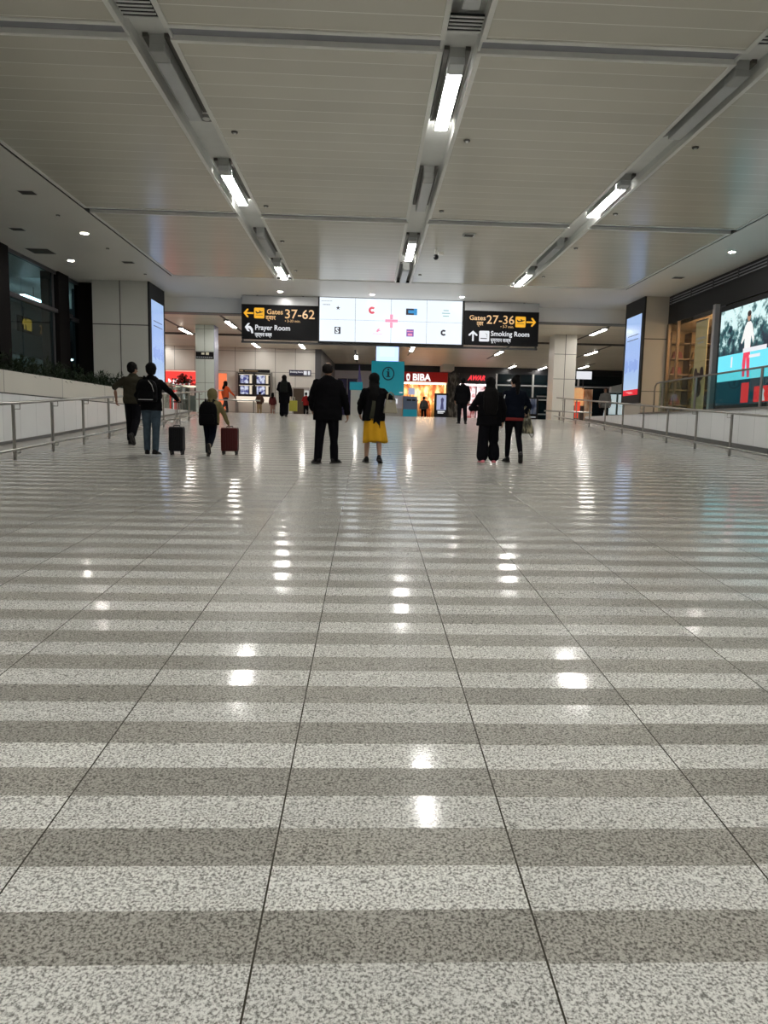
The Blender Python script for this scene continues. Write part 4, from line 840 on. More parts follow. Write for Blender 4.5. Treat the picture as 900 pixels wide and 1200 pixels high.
# BIBA shop
t = thing('clothing_shop', (4.35, YB, ZF), 'red BIBA shop front with warm lit dresses inside', 'shop')
M_RED = mat('biba_red', (0.33, 0.012, 0.012), 0.35, emit=(0.35, 0.0, 0.0), estr=0.25)
a = MB(); a.box(-1.75, 1.75, -0.05, 0.4, 2.98, 3.74); a.build('fascia', M_RED, t, bevel=0.01)
text('BIBA', 0.72, (-0.95, -0.06, 3.10), screen('biba_white', (1.0, 0.92, 0.9), 1.3), t, bold=0.022, width=1.38)
a = MB(); a.prism([(-1.42, 3.48), (-1.35, 3.6), (-1.2, 3.6), (-1.13, 3.48), (-1.16, 3.12), (-1.24, 3.06), (-1.31, 3.06), (-1.39, 3.12)], -0.07, -0.05); o = a.build('emblem', screen('biba_white', (1, .92, .9), 1.3), t)
a = MB(); a.prism([(-1.34, 3.42), (-1.21, 3.42), (-1.23, 3.2), (-1.32, 3.2)], -0.075, -0.07); a.build('emblem_cut', M_RED, o)
M_GOLD = mat('shop_gold_interior', (0.7, 0.42, 0.18), 0.5, emit=(1.0, 0.50, 0.20), estr=0.75, var=0.3, vscale=1.2)
def stock_mat(name, c0, c1, c2, s, sc=3.0):
    m = bpy.data.materials.new(name); m.use_nodes = True; nt = m.node_tree; b = nt.nodes['Principled BSDF']
    g = nt.nodes.new('ShaderNodeTexCoord'); mp = nt.nodes.new('ShaderNodeMapping'); mp.inputs['Scale'].default_value = (sc, sc, sc*0.45)
    nt.links.new(g.outputs['Object'], mp.inputs['Vector']); n = nt.nodes.new('ShaderNodeTexNoise'); n.inputs['Scale'].default_value = 1.0; n.inputs['Detail'].default_value = 5
    nt.links.new(mp.outputs[0], n.inputs['Vector']); cr = nt.nodes.new('ShaderNodeValToRGB'); nt.links.new(n.outputs['Fac'], cr.inputs[0])
    cr.color_ramp.elements[0].position = 0.38; cr.color_ramp.elements[0].color = (*c0, 1); cr.color_ramp.elements[1].position = 0.63; cr.color_ramp.elements[1].color = (*c2, 1)
    e = cr.color_ramp.elements.new(0.5); e.color = (*c1, 1); nt.links.new(cr.outputs[0], b.inputs['Base Color']); b.inputs['Roughness'].default_value = 0.6
    return m
M_STOCK = stock_mat('hanging_clothes_warm', (0.35, 0.10, 0.04), (0.75, 0.42, 0.18), (0.95, 0.85, 0.65), 1)
a = MB(); a.box(-1.75, 1.75, 1.75, 1.85, 0, 3.0); a.build('back_wall', M_STOCK, t)
for x in (-1.75, 1.65): a = MB(); a.box(x, x+0.1, -0.02, 1.85, 0, 2.98); a.build('side_wall', M_SHOPW, t)
a = MB(); a.box(-1.6, 1.6, 0.5, 0.9, 2.90, 2.95); a.build('ceiling_light', screen('shop_bright_warm', (1.0, 0.74, 0.45), 30), t)
a = MB(); a.box(-1.65, 1.65, -0.03, -0.01, 2.86, 2.95); a.build('awning_strip', screen('pink_white_strip', (1, .75, .65), 1.2), t)
# garments
def dress(x, y, label, m, s=1.0):
    t = thing('mannequin', (x, y, ZF), label, 'mannequin'); a = MB()
    a.stack([(0, 0, 0.25*s, .25*s, .2*s), (0, 0, 0.8*s, .17*s, .14*s), (0, 0, 1.1*s, .13*s, .1*s), (0, 0, 1.35*s, .18*s, .11*s), (0, 0, 1.5*s, .08*s, .06*s)], 16); a.build('dress', m, t, smooth=True)
    a = MB(); a.tube([(-.18*s, 0, 1.42*s), (-.26*s, 0, 1.1*s), (-.24*s, -.05, .85*s)], .045*s, 8); a.tube([(.18*s, 0, 1.42*s), (.26*s, 0, 1.1*s), (.24*s, -.05, .85*s)], .045*s, 8); a.build('arm', m, t, smooth=True)
    a = MB(); a.ball((0, 0, 1.68*s), .09*s, .1*s, .12*s); a.tube([(0, 0, 1.48*s), (0, 0, 1.6*s)], .04*s, 8); a.build('head', mat('mannequin_cream', (.7, .6, .5), .4), t, smooth=True)
    a = MB(); a.tube([(0, 0, 0), (0, 0, 0.3*s)], .03, 8); a.tube([(0, 0, 0), (0, 0, 0.03)], .2, 14); a.build('stand', M_STEELD, t)
dress(3.9, 57.0, 'mannequin in a cream and orange dress left in the red fronted shop window', mat('dress_cream', (0.85, 0.62, 0.35), 0.6))
dress(4.55, 56.8, 'mannequin in a bright orange dress in the middle of the red fronted shop', mat('dress_orange', (0.85, 0.25, 0.08), 0.6), 1.15)
dress(5.2, 57.1, 'mannequin in a pale gold dress deeper in the red fronted shop', mat('dress_gold', (0.8, 0.55, 0.2), 0.6))
# digital standee
t = thing('advert_totem', (4.05, 40.0, ZF), 'black digital advertising totem showing a pale blue figure before the red fronted shop', 'advertising totem')
a = MB(); a.box(-0.38, 0.38, 0, 0.12, 0.0, 1.42); a.build('casing', M_DARKER, t, bevel=0.015)
a = MB(); a.box(-0.26, 0.26, -0.006, 0, 0.52, 1.32); o = a.build('screen_picture', screen('totem_lilac', (0.45, 0.5, 0.75), 0.9), t)
a = MB(); a.prism([(-.06, .55), (.14, .55), (.1, .9), (.14, 1.1), (.05, 1.2), (-.04, 1.1), (-.02, .9)], -0.012, -0.006); a.build('figure_picture', screen('totem_navy', (0.08, 0.08, 0.2), 0.8), o)
a = MB(); a.box(-0.2, 0.2, -0.006, 0, 0.40, 0.46); a.box(-0.2, 0.12, -0.006, 0, 0.33, 0.37); a.build('lettering', M_WHT, t)
# stone pier
mb = MB(); mb.box(6.15, 6.95, YB-0.1, YB+0.6, ZF, 5.7); struct('pillar_6', mb, stock_mat('dark_patterned_stone', (0.015, 0.015, 0.016), (0.05, 0.05, 0.05), (0.16, 0.16, 0.15), 1, 6.0))
# second shop
t = thing('clothing_shop', (8.4, YB, ZF), 'dark shop front with slanting red letters and pink white displays', 'shop')
a = MB(); a.box(-1.42, 1.4, -0.05, 0.4, 2.95, 3.74); a.build('fascia', mat('fascia_charcoal', (0.035, 0.033, 0.038), 0.4), t)
text('AWAR', 0.52, (-0.75, -0.06, 3.22), screen('awar_red', (1.0, 0.05, 0.07), 1.2), t, bold=0.02, shear=0.35, width=1.35)
a = MB(); a.box(-1.4, 1.4, 1.75, 1.85, 0, 3.0); a.build('back_wall', stock_mat('pink_white_stock', (0.30, 0.06, 0.06), (0.75, 0.6, 0.6), (0.95, 0.9, 0.92), 1), t)
for x in (-1.42, 1.32): a = MB(); a.box(x, x+0.1, -0.02, 1.85, 0, 2.95); a.build('side_wall', M_COLW, t)
a = MB(); a.box(-1.25, 1.25, 0.5, 0.9, 2.88, 2.93); a.build('ceiling_light', screen('shop_cool_white', (1.0, 0.88, 0.9), 24), t)
a = MB(); a.box(-1.3, 0.2, -0.06, -0.03, 2.76, 2.9); a.build('white_strip', M_WG, t)
for k in range(3):
    a = MB(); z = 2.55-k*0.42; a.prism([(-0.75, z-0.45), (0.9, z), (0.9, z+0.1), (-0.75, z-0.33)], 0.6-k*0.1, 0.75-k*0.1); a.build('slanted_beam', screen('beam_pink', (1.0, 0.8, 0.82), 0.9) if k < 2 else mat('beam_dark_red', (.2, .02, .02), .5), t)
a = MB(); a.box(-0.12, -0.04, 0.0, 0.1, 0, 2.95); a.build('door_post', mat('post_maroon', (.05, .01, .015), .4), t)
# far dark windows
mb = MB()
for x in (9.85, 12.68, 16.2, 19.8, 23.5): mb.box(x-0.07, x+0.07, YB-0.05, YB+0.1, ZF, 5.7)
for z in (4.80, 3.75): mb.box(9.85, 25.8, YB-0.05, YB+0.08, z, z+0.1)
struct('window_5', mb, mat('far_mullion', (0.45, 0.45, 0.45), 0.4))
mb = MB(); mb.box(9.85, 25.8, YB+0.02, YB+0.04, ZF, 5.7); struct('window_6', mb, mat('night_glass', (0.006, 0.012, 0.016), 0.05, spec=0.6))
t = thing('advert_totem', (9.15, 40.2, ZF), 'dark blue advertising totem in front of the far black windows', 'advertising totem')
a = MB(); a.box(-0.3, 0.3, 0, 0.12, 0, 1.32); a.build('casing', M_DARKER, t, bevel=0.012); a = MB(); a.box(-0.22, 0.2, -0.006, 0, 0.42, 1.24); a.build('screen_picture', stock_mat('totem_blue_picture', (0.03, 0.05, 0.15), (0.2, 0.28, 0.5), (0.6, 0.68, 0.85), 1, 4), t)
a = MB(); a.box(-0.18, 0.18, -0.006, 0, 0.22, 0.27); a.build('lettering', M_LG, t)
t = thing('barrier_rail', (9.4, 33.2, ZF), 'low pale steel barrier where the right handrail ends', 'barrier')
a = MB(); a.tube([(-1.3, 0, 0.42), (0.9, 0, 0.38)], 0.035, 10); a.build('rail', M_STEEL, t)
for x in (-0.6, 0.3): a = MB(); a.box(x-0.03, x+0.03, -0.03, 0.03, 0, 0.4); a.build('post', M_STEELD, t)
t = thing('barrier_rail', (11.4, 46.0, ZF), 'tall steel gate frame before the far windows beside the right column', 'barrier')
a = MB(); a.box(-0.7, 1.0, 0, 0.06, 1.62, 1.70); a.box(-0.9, 0.9, 0, 0.06, 0.5, 0.58); a.build('rail', M_STEEL, t); a = MB(); a.box(-0.05, 0.03, 0, 0.06, 0, 1.62); a.build('post', M_STEEL, t)
# beauty counter on the right
t = thing('beauty_counter', (11.0, 38.0, ZF), 'warm lit cosmetics counter with portrait panels beside the right white column', 'counter')
M_BW = stock_mat('portrait_panel_warm', (0.35, 0.16, 0.08), (0.75, 0.5, 0.32), (0.95, 0.82, 0.66), 1, 2.4)
a = MB(); a.box(-1.3, -0.62, 0, 0.35, 0, 1.52); a.build('portrait_panel', M_BW, t); a = MB(); a.box(0.35, 0.75, -0.1, 0.3, 0, 1.7); a.build('portrait_panel', M_BW, t)
a = MB(); a.box(-0.6, 0.33, 0.1, 0.4, 0.85, 1.78); a.build('shelf_back', mat('beauty_warm', (0.8, 0.5, 0.25), 0.5, emit=(1.0, 0.5, 0.2), estr=0.45, var=0.4, vscale=5), t)
a = MB(); a.box(-0.6, 0.33, -0.05, 0.4, 0, 0.85); a.build('counter_front', mat('beauty_dark', (0.10, 0.08, 0.07), 0.4), t)
a = MB(); a.box(-0.15, 0.12, -0.08, -0.05, 0.2, 1.05); a.build('red_panel', screen('beauty_red', (0.9, 0.08, 0.04), 0.9), t)
a = MB(); a.box(-0.15, 0.65, -0.12, -0.08, 2.22, 2.62); a.build('hanging_sign', M_WHT, t); a = MB(); a.box(0.2, 0.24, -0.1, -0.08, 1.7, 2.22); a.build('sign_post', M_DARK, t)
t = thing('display_counter', (13.4, 38.4, ZF), 'white curved display counter in a dark glass frame beside the right tall screen', 'counter')
M_DG = mat('counter_frame_green', (0.10, 0.14, 0.13), 0.4)
a = MB(); a.box(-0.75, 0.72, 0.05, 0.4, 0, 1.5); a.build('white_panel', mat('counter_white_glow', (0.80, 0.88, 0.90), 0.3, emit=(0.55, 0.7, 0.75), estr=0.6), t)  # panel given a glow of its own so it looks bright white
a = MB()
for x in (-0.8, -0.2, 0.65): a.box(x, x+0.09, -0.02, 0.05, 0, 1.55)
a.box(-0.8, 0.74, -0.02, 0.05, 1.0, 1.05); a.box(-0.8, 0.74, -0.02, 0.05, 0.4, 0.45); a.build('frame', M_DG, t)
a = MB(); a.prism([(-0.5, 1.6), (0.75, 1.62), (0.75, 2.2), (-0.5, 1.9)], 0.0, 0.4); a.build('slanted_canopy', mat('canopy_grey', (0.36, 0.38, 0.38), 0.4), t)
a = MB(); a.prism([(0.3, 0.45), (0.42, 0.45), (0.62, 0.95), (0.5, 0.95)], 0.03, 0.05); a.build('dark_stroke', M_DARK, t)
a = MB(); a.box(0.78, 1.05, 0, 0.3, 0, 2.25); a.build('white_post', M_COLW, t)

# ------------------------------------------------------------------ people
SKIN = mat('skin_brown', (0.30, 0.16, 0.10), 0.5, var=0.08); SKIN2 = mat('skin_tan', (0.38, 0.22, 0.15), 0.5, var=0.08)
HAIR = mat('hair_black', (0.004, 0.0035, 0.0035), 0.75, var=0.3, vscale=40, spec=0.12); HAIRG = mat('hair_greying', (0.012, 0.010, 0.010), 0.75, var=0.4, vscale=50, spec=0.15)
EYE = mat('eye_dark', (0.03, 0.02, 0.02), 0.2)
def cloth(name, c, r=0.85, var=0.18, bump=0.25, bs=22): return mat('cloth_'+name, c, r, var=var, vscale=9, bump=bump, bscale=bs, spec=0.05)
C_BLACK = cloth('black_wool', (0.005, 0.005, 0.006)); C_BLK2 = cloth('black_trousers', (0.006, 0.006, 0.008)); C_NAVY = cloth('navy', (0.005, 0.007, 0.013)); C_YEL = cloth('mustard_skirt', (0.62, 0.33, 0.02), var=0.15)
C_JEAN = cloth('blue_denim', (0.055, 0.08, 0.105), var=0.55); C_OLIVE = cloth('olive_hoodie', (0.17, 0.145, 0.07)); C_DOLIVE = cloth('dark_olive', (0.035, 0.032, 0.022)); C_MOSS = cloth('moss_panel', (0.05, 0.05, 0.035), var=0.3)
C_RED = cloth('red_top', (0.40, 0.03, 0.03)); C_ORANGE = cloth('orange_top', (0.75, 0.12, 0.04)); C_BROWN = cloth('brown_jacket', (0.10, 0.06, 0.045)); C_KHAKI = cloth('khaki', (0.42, 0.34, 0.20)); C_GREY = cloth('grey_shirt', (0.16, 0.16, 0.155)); C_MAROON = cloth('maroon_hem', (0.22, 0.035, 0.035))
S_BLK = mat('shoe_black', (0.006, 0.005, 0.005), 0.5, spec=0.2); S_PINK = mat('shoe_pink', (0.75, 0.20, 0.25), 0.6); S_WHITE = mat('sole_white', (0.7, 0.7, 0.68), 0.6); S_BRN = mat('boot_brown', (0.13, 0.10, 0.07), 0.6); S_SOLE = mat('sole_dark', (0.02, 0.018, 0.018), 0.7)

def person(loc, H, label, legs, arms, top, bottom, hair, head=(0, 0), lean=(0, 0), width=1.0, heading=0.0, shoes=S_BLK, sole=None, skin=SKIN, near=True, group=None, child=False):
    """+y is the way the person faces.  legs/arms: index 0 = their left (-x), 1 = their right (+x).
    leg = (swing, knee, out) degrees.  arm = (elbow, wrist, hand direction) in metres of a 1.70 m body."""
    s = H/1.70; root = thing('person', loc, label, 'person', group, heading); vox = (0.0075 if near else 0.014)
    V = Vector
    def up(p):                                      # lean the trunk from the hips
        p = V(p); k = max(0.0, p.z-0.92); p.x += lean[0]*k; p.y += lean[1]*k; return p*s
    hipz = 0.92; J = []
    for i, (sw, kn, out) in enumerate(legs):
        sx = -1 if i == 0 else 1
        a1, a2, o_ = math.radians(sw), math.radians(sw-kn), math.radians(out)
        hip = V((sx*0.085, 0, hipz)); kneep = hip+V((sx*math.sin(o_), math.sin(a1), -math.cos(a1)))*0.43
        ank = kneep+V((sx*math.sin(o_)*0.6, math.sin(a2), -math.cos(a2)))*0.41; J.append([hip, kneep, ank, a2])
    # foot pitch: trailing foot stands on its toes
    low = min(j[2].z for j in J); dz = 0.085-low
    feet = []
    for j in J:
        for q in range(3): j[q] = j[q]+V((0, 0, dz))
        hgt = j[2].z-0.085; pitch = min(1.25, hgt/0.20+max(0.0, -j[3])*0.5) if hgt > 0.012 else 0.0
        to = math.radians(bottom.get('toeout', 14))*(-1 if len(feet) == 0 else 1); Q = Matrix.Rotation(-to, 3, 'Z')
        fd = Q @ V((0, math.cos(pitch), -math.sin(pitch))); fu = Q @ V((0, math.sin(pitch), math.cos(pitch)))
        feet.append((j[2], fd, fu))
    dzv = V((0, 0, dz)); hz = hipz+dz
    def U(x, y, z): return up(V((x, y, z)))+V((0, 0, dz*s))
    hp = V((0, 0.015, 1.585)); turn, nod = head
    HR = Matrix.Rotation(math.radians(turn), 3, 'Z') @ Matrix.Rotation(math.radians(nod), 3, 'X')
    hc = U(*hp); hs = s*(1.22 if child else 1.08)
    def HP(x, y, z): return hc+(HR @ V((x, y, z)))*hs
    B = MB()
    w_ = width
    for (z, rx, ry, yy) in (): pass
    def ring(z, rx, ry, yy=0.0): c = U(0, yy, z); return (c.x, c.y, c.z, rx*s, ry*s)
    B.stack([ring(.84, .14*w_, .095), ring(.95, .155*w_, .10), ring(1.10, .125*w_, .085), ring(1.26, .145*w_, .095), ring(1.37, .155*w_, .085), ring(1.43, .09*w_, .065), ring(1.46, .055, .055)])
    B.limb([U(0, -0.005, 1.40), U(0, 0.005, 1.50), hc-V((0, 0.01, 0.03))*s], [.058*s, .052*s, .05*s])
    B.ball(HP(0, -0.012, 0.022), .074*hs, .092*hs, .094*hs, n=18, rot=HR); B.ball(HP(0, 0.018, -0.045), .058*hs, .068*hs, .072*hs, n=14, rot=HR)
    B.limb([HP(0, 0.088, 0.0), HP(0, 0.108, -0.036)], [.009*hs, .015*hs], 8)             # nose
    B.ball(HP(0, 0.078, -0.078), .022*hs, .013*hs, .010*hs, n=8, rot=HR); B.ball(HP(0, 0.068, -0.105), .02*hs, n=8)   # mouth, chin
    for q in (-1, 1):
        B.ball(HP(q*0.076, -0.008, -0.012), .010*hs, .02*hs, .032*hs, n=8, rot=HR)          # ears
        B.limb([HP(q*0.012, 0.078, 0.028), HP(q*0.05, 0.066, 0.028)], [.011*hs, .009*hs], 8)   # brows
    for i, j in enumerate(J):
        B.limb([j[0]*s, (j[0]*0.5+j[1]*0.5)*s, j[1]*s, (j[1]*0.6+j[2]*0.4)*s, j[2]*s], [.082*s, .07*s, .05*s, .052*s, .034*s])
        an, fd, fu = feet[i]; B.limb([(an-fd*0.04-fu*0.03)*s, (an+fd*0.09-fu*0.045)*s, (an+fd*0.15-fu*0.055)*s], [.032*s, .03*s, .02*s], sx=1.3)
    shoulders = []; AR = []
    for i, (el, wr, hd) in enumerate(arms):
        sx = -1 if i == 0 else 1; sh = U(sx*0.168*w_, -0.005, 1.36); e = U(*el); wv = U(*wr); AR.append((sh, e, wv))
        B.limb([U(sx*.09, 0, 1.39), sh, (sh+e)/2, e, (e+wv)/2, wv], [.05*s, .052*s, .045*s, .037*s, .035*s, .024*s])
        d = V(hd).normalized(); nrm = V((-sx, 0, 0)); nrm = (nrm-d*nrm.dot(d)); nrm = nrm.normalized() if nrm.length > 0.1 else V((0, 1, 0)); lat = d.cross(nrm).normalized()
        if lat.y < 0: lat = -lat                                                          # thumb side forward
        hs_ = s*(1.0 if near else 1.15)
        B.limb([wv, wv+d*0.045*hs_-lat*0.014*hs_, wv+d*0.085*hs_-lat*0.014*hs_], [.022*hs_, .024*hs_, .018*hs_]); B.limb([wv+d*0.03*hs_+lat*0.01*hs_, wv+d*0.085*hs_+lat*0.020*hs_], [.02*hs_, .016*hs_])
        fr = .0085*hs_ if near else .011*hs_
        for k, (off, ln) in enumerate(((0.033, .074), (0.011, .082), (-0.011, .076), (-0.033, .06))):
            b0 = wv+(d*0.088+lat*off)*hs_; d1 = (d*0.96+nrm*0.28+lat*off*2.5).normalized(); d2 = (d*0.72+nrm*0.70).normalized(); d3 = (d*0.25+nrm*0.97).normalized()
            p1 = b0+d1*ln*0.45*hs_; p2 = p1+d2*ln*0.32*hs_; p3 = p2+d3*ln*0.26*hs_
            B.limb([b0-d*0.012*hs_, p1, p2, p3], [fr*1.1, fr, fr*0.95, fr*0.85], 8)
        t0 = wv+(d*0.022+lat*0.022)*hs_; t1 = t0+(d*0.6+lat*0.75).normalized()*0.036*hs_; t2 = t1+(d*0.9+lat*0.25+nrm*0.25).normalized()*0.03*hs_
        B.limb([t0, t1, t2], [.013*hs_, .0105*hs_, .009*hs_], 8)
    remesh(B, 'body', skin, root, 0.0065 if near else vox, 2)
    for q in (-1, 1):
        a = MB(); a.ball(HP(q*0.031, 0.079, 0.008), .0115*hs, n=10); a.build('eye', EYE, root, smooth=True)
    # ---- clothes
    kind, tm, hem = top['kind'], top['mat'], top.get('hem', 0.80); fl = top.get('flare', 1.0); g = top.get('thick', 1.0)
    T = MB()
    T.stack([ring(hem, .185*w_*fl*g, .13*fl*g), ring(.98, .185*w_*g, .128*g), ring(1.12, .172*w_*g, .118*g), ring(1.26, .188*w_*g, .125*g), ring(1.345, .188*w_*g, .115*g), ring(1.40, .140*w_*g, .10*g), ring(1.44, .095*w_*g, .08*g), ring(1.485, .064, .064)], 24)
    sl = top.get('sleeve', 1.0)
    for i, (sh, e, wv) in enumerate(AR):
        sx = -1 if i == 0 else 1
        if sl >= 1.0: T.limb([U(sx*.08, 0, 1.365), sh, (sh+e)/2, e, (e+wv)/2, wv*0.97+e*0.03], [.066*s*g, .064*s*g, .060*s*g, .055*s*g, .05*s*g, .041*s*g])
        else: T.limb([U(sx*.08, 0, 1.365), sh, (sh+e)/2, e], [.066*s*g, .068*s*g, .062*s*g, .058*s*g])
    if kind == 'hoodie_up':
        T.ball(HP(0, -0.025, 0.012), .108*hs, .118*hs, .135*hs, n=18, rot=HR); T.limb([HP(0, -0.06, -0.09), U(0, -0.07, 1.38)], [.085*s, .095*s])
        T.limb([U(-.05, -.02, 1.42), U(.05, -.02, 1.42)], [.075*s, .075*s])
    if kind == 'jacket': T.limb([U(-.05, -.02, 1.465), U(0, -.045, 1.475), U(.05, -.02, 1.465)], [.03*s]*3)
    o = remesh(T, {'jacket': 'jacket', 'hoodie_up': 'hoodie'}.get(kind, 'top'), tm, root, 0.011 if near else 0.018, 5)
    if top.get('folds', True) and near:
        for v in o.data.vertices:
            c = v.co; nz = mnoise.noise(V((c.x*7, c.y*7, c.z*13)))*0.010+mnoise.noise(V((c.x*18, c.y*18, c.z*34)))*0.004; v.co = c+v.normal*nz*s
    bk = bottom['kind']; bm_ = bottom['mat']; P = MB()
    def leg_rs(j, rs, end=0.92):
        e_ = j[1]+(j[2]-j[1])*end
        return [j[0]*s, (j[0]*.5+j[1]*.5)*s, j[1]*s, (j[1]*.5+e_*.5)*s, e_*s], [r*s for r in rs]
    if bk in ('trousers', 'jeans', 'wide', 'leggings'):
        R_ = {'trousers': (.105, .092, .078, .070, .066), 'jeans': (.104, .090, .070, .064, .060), 'wide': (.112, .108, .104, .108, .112), 'leggings': (.100, .084, .060, .058, .044)}[bk]
        for j in J:
            p, r = leg_rs(j, R_, bottom.get('end', 0.92)); r = [q*(w_*.5+.5) for q in r]; P.limb(p, r)
        P.stack([(0, 0, (hz-.10)*s, .165*s*w_, .118*s), (0, 0, (hz+.02)*s, .172*s*w_, .122*s), (0, 0, (hz+.12)*s, .155*s*w_, .112*s)], 22)
        o = remesh(P, 'jeans' if bk == 'jeans' else 'leggings' if bk == 'leggings' else 'trousers', bm_, root, 0.011 if near else 0.018, 5)
    elif bk == 'skirt':
        n = 60; zt, zb = hz+0.12, bottom.get('hemz', 0.36)
        vs = []; NR = 12
        for i in range(NR+1):
            f = i/NR; z = zt+(zb-zt)*f; rx = .165+(.235-.165)*f**0.8; ry = .12+(.20-.12)*f**0.8
            for k in range(n):
                t_ = 2*math.pi*k/n; wv_ = 1+0.07*f*math.sin(t_*9+1.0)+0.04*f*math.sin(t_*5+f*2); vs.append(((rx*wv_*math.cos(t_)+bottom.get('sway', 0)*f)*s, ry*wv_*math.sin(t_)*s, (z+(0.02*math.sin(t_*3) if i == NR else 0))*s))
        for i in range(NR, -1, -1):
            for k in range(n): x, y_, z = vs[i*n+k]; vs.append((x*0.965, y_*0.96, z))
        P.add(vs, [(i*n+k, i*n+(k+1) % n, (i+1)*n+(k+1) % n, (i+1)*n+k) for i in range(2*NR+1) for k in range(n)]); P.build('skirt', bm_, root, smooth=True)
    if 'band' in bottom:
        a = MB(); z0, z1 = bottom['band'][0], bottom['band'][1]; a.stack([(0, 0, z0*s, .185*s*w_, .135*s), (0, 0, z1*s, .188*s*w_, .137*s)], 24); a.build('shirt_hem', bottom['bandmat'], root, smooth=True)
    for i, (an, fd, fu) in enumerate(feet):
        a = MB(); a.limb([(an-fd*0.045-fu*0.032)*s, (an+fd*0.03-fu*0.03)*s, (an+fd*0.10-fu*0.045)*s, (an+fd*0.16-fu*0.052)*s], [.042*s, .042*s, .038*s, .028*s], sx=1.15)
        a.limb([(an-fd*0.03)*s, (an-fd*0.035-fu*0.03)*s], [.043*s*(1.15 if shoes is S_BRN else 1), .042*s])
        o = remesh(a, 'shoe', shoes, root, 0.009 if near else 0.015, 3)
        b0 = MB(); c0 = an-fu*0.079
        L_ = [(-.085, .03), (-.06, .042), (.02, .036), (.10, .046), (.16, .042), (.195, .02)]
        pts = [c0+fd*u_+V((w2, 0, 0)) for u_, w2 in L_]+[c0+fd*u_-V((w2, 0, 0)) for u_, w2 in reversed(L_)]
        n = len(pts); b0.add([p*s for p in pts]+[(p+fu*0.022)*s for p in pts], [tuple(range(n)), tuple(range(2*n-1, n-1, -1))]+[(k, (k+1) % n, (k+1) % n+n, k+n) for k in range(n)]); b0.build('sole', sole or S_SOLE, o)
    # ---- hair
    hk, hm = hair['kind'], hair.get('mat', HAIR); A = MB()
    if hk == 'balding':
        A.ball(HP(0, -0.030, 0.020), .084*hs, .088*hs, .084*hs, n=16, rot=HR); A.ball(HP(-.045, -.02, .0), .04*hs, .06*hs, .05*hs, rot=HR); A.ball(HP(.045, -.02, .0), .04*hs, .06*hs, .05*hs, rot=HR)
    elif hk in ('short', 'thick'):
        k = 1.06 if hk == 'short' else 1.16
        A.ball(HP(0, -0.024, 0.036), .080*hs*k, .088*hs*k, .090*hs*k, n=18, rot=HR); A.ball(HP(0, -0.045, -0.02), .070*hs*k, .060*hs*k, .065*hs, n=14, rot=HR)
    elif hk in ('long', 'scarf'):
        A.ball(HP(0, -0.022, 0.025), .098*hs, .102*hs, .104*hs, n=18, rot=HR); wd = hair.get('w', .10); ln = hair.get('len', 1.05)
        A.stack([(*U(0, -.135, ln), wd*.75*s, .035*s), (*U(0, -.14, ln+.12), wd*1.0*s, .05*s), (*U(0, -.13, 1.30), wd*1.05*s, .06*s), (*U(0, -.09, 1.43), wd*1.0*s, .07*s), (*HP(0, -.05, -.06), .092*s, .075*s), (*HP(0, -.04, .03), .085*s, .07*s)], 22)
        A.ball(HP(-.05, -.01, -.07), .045*hs, .06*hs, .09*hs, rot=HR); A.ball(HP(.05, -.01, -.07), .045*hs, .06*hs, .09*hs, rot=HR)
    elif hk == 'bun':
        A.ball(HP(0, -0.024, 0.034), .084*hs, .092*hs, .094*hs, n=18, rot=HR); A.ball(HP(0.01, -0.06, 0.105), .05*hs, .05*hs, .04*hs, rot=HR); A.limb([HP(.02, -.08, -.02), U(.03, -.12, 1.36)], [.06*s, .03*s])
    if hk != 'none':
        o = remesh(A, 'headscarf' if hk == 'scarf' else 'hair', hm, root, 0.008 if near else 0.014, 2)
        for v in o.data.vertices:
            c = v.co; v.co = c+v.normal*mnoise.noise(V((c.x*45, c.y*45, c.z*22)))*0.006*s
    return root, U, HP, s

def A_(sx, ex=.25, ey=-.03, ez=1.12, wx=.27, wy=.06, wz=.88, hd=(0, .15, -1)): return ((sx*ex, ey, ez), (sx*wx, wy, wz), hd)
def at(x, y): return (x, y, zr(y))

# man in black, middle
r, U, HP, s = person(at(-0.70, 13.0), 1.76, 'balding man in a black suit jacket walking beside the woman in the yellow skirt', [(-4, 2, 6), (6, 6, 3)],
    [A_(-1, .285, -.01, 1.10, .26, .10, .92, (.1, .5, -.85)), A_(1, .30, -.04, 1.10, .335, .02, .86, (.1, .1, -1))], {'kind': 'jacket', 'mat': C_BLACK, 'hem': .74, 'thick': 1.17, 'flare': 1.02}, {'kind': 'trousers', 'mat': C_BLK2, 'end': 1.0, 'toeout': 32}, {'kind': 'balding', 'mat': HAIRG}, head=(-12, -4), width=1.14)
a = MB(); a.tube([HP(-.078, .09, .01), HP(-.08, 0, .012)], .003, 6); a.tube([HP(.078, .09, .01), HP(.08, 0, .012)], .003, 6); a.tube([HP(-.075, .09, .01), HP(0, .105, .01), HP(.075, .09, .01)], .003, 6); a.build('spectacles', M_DARK, r)
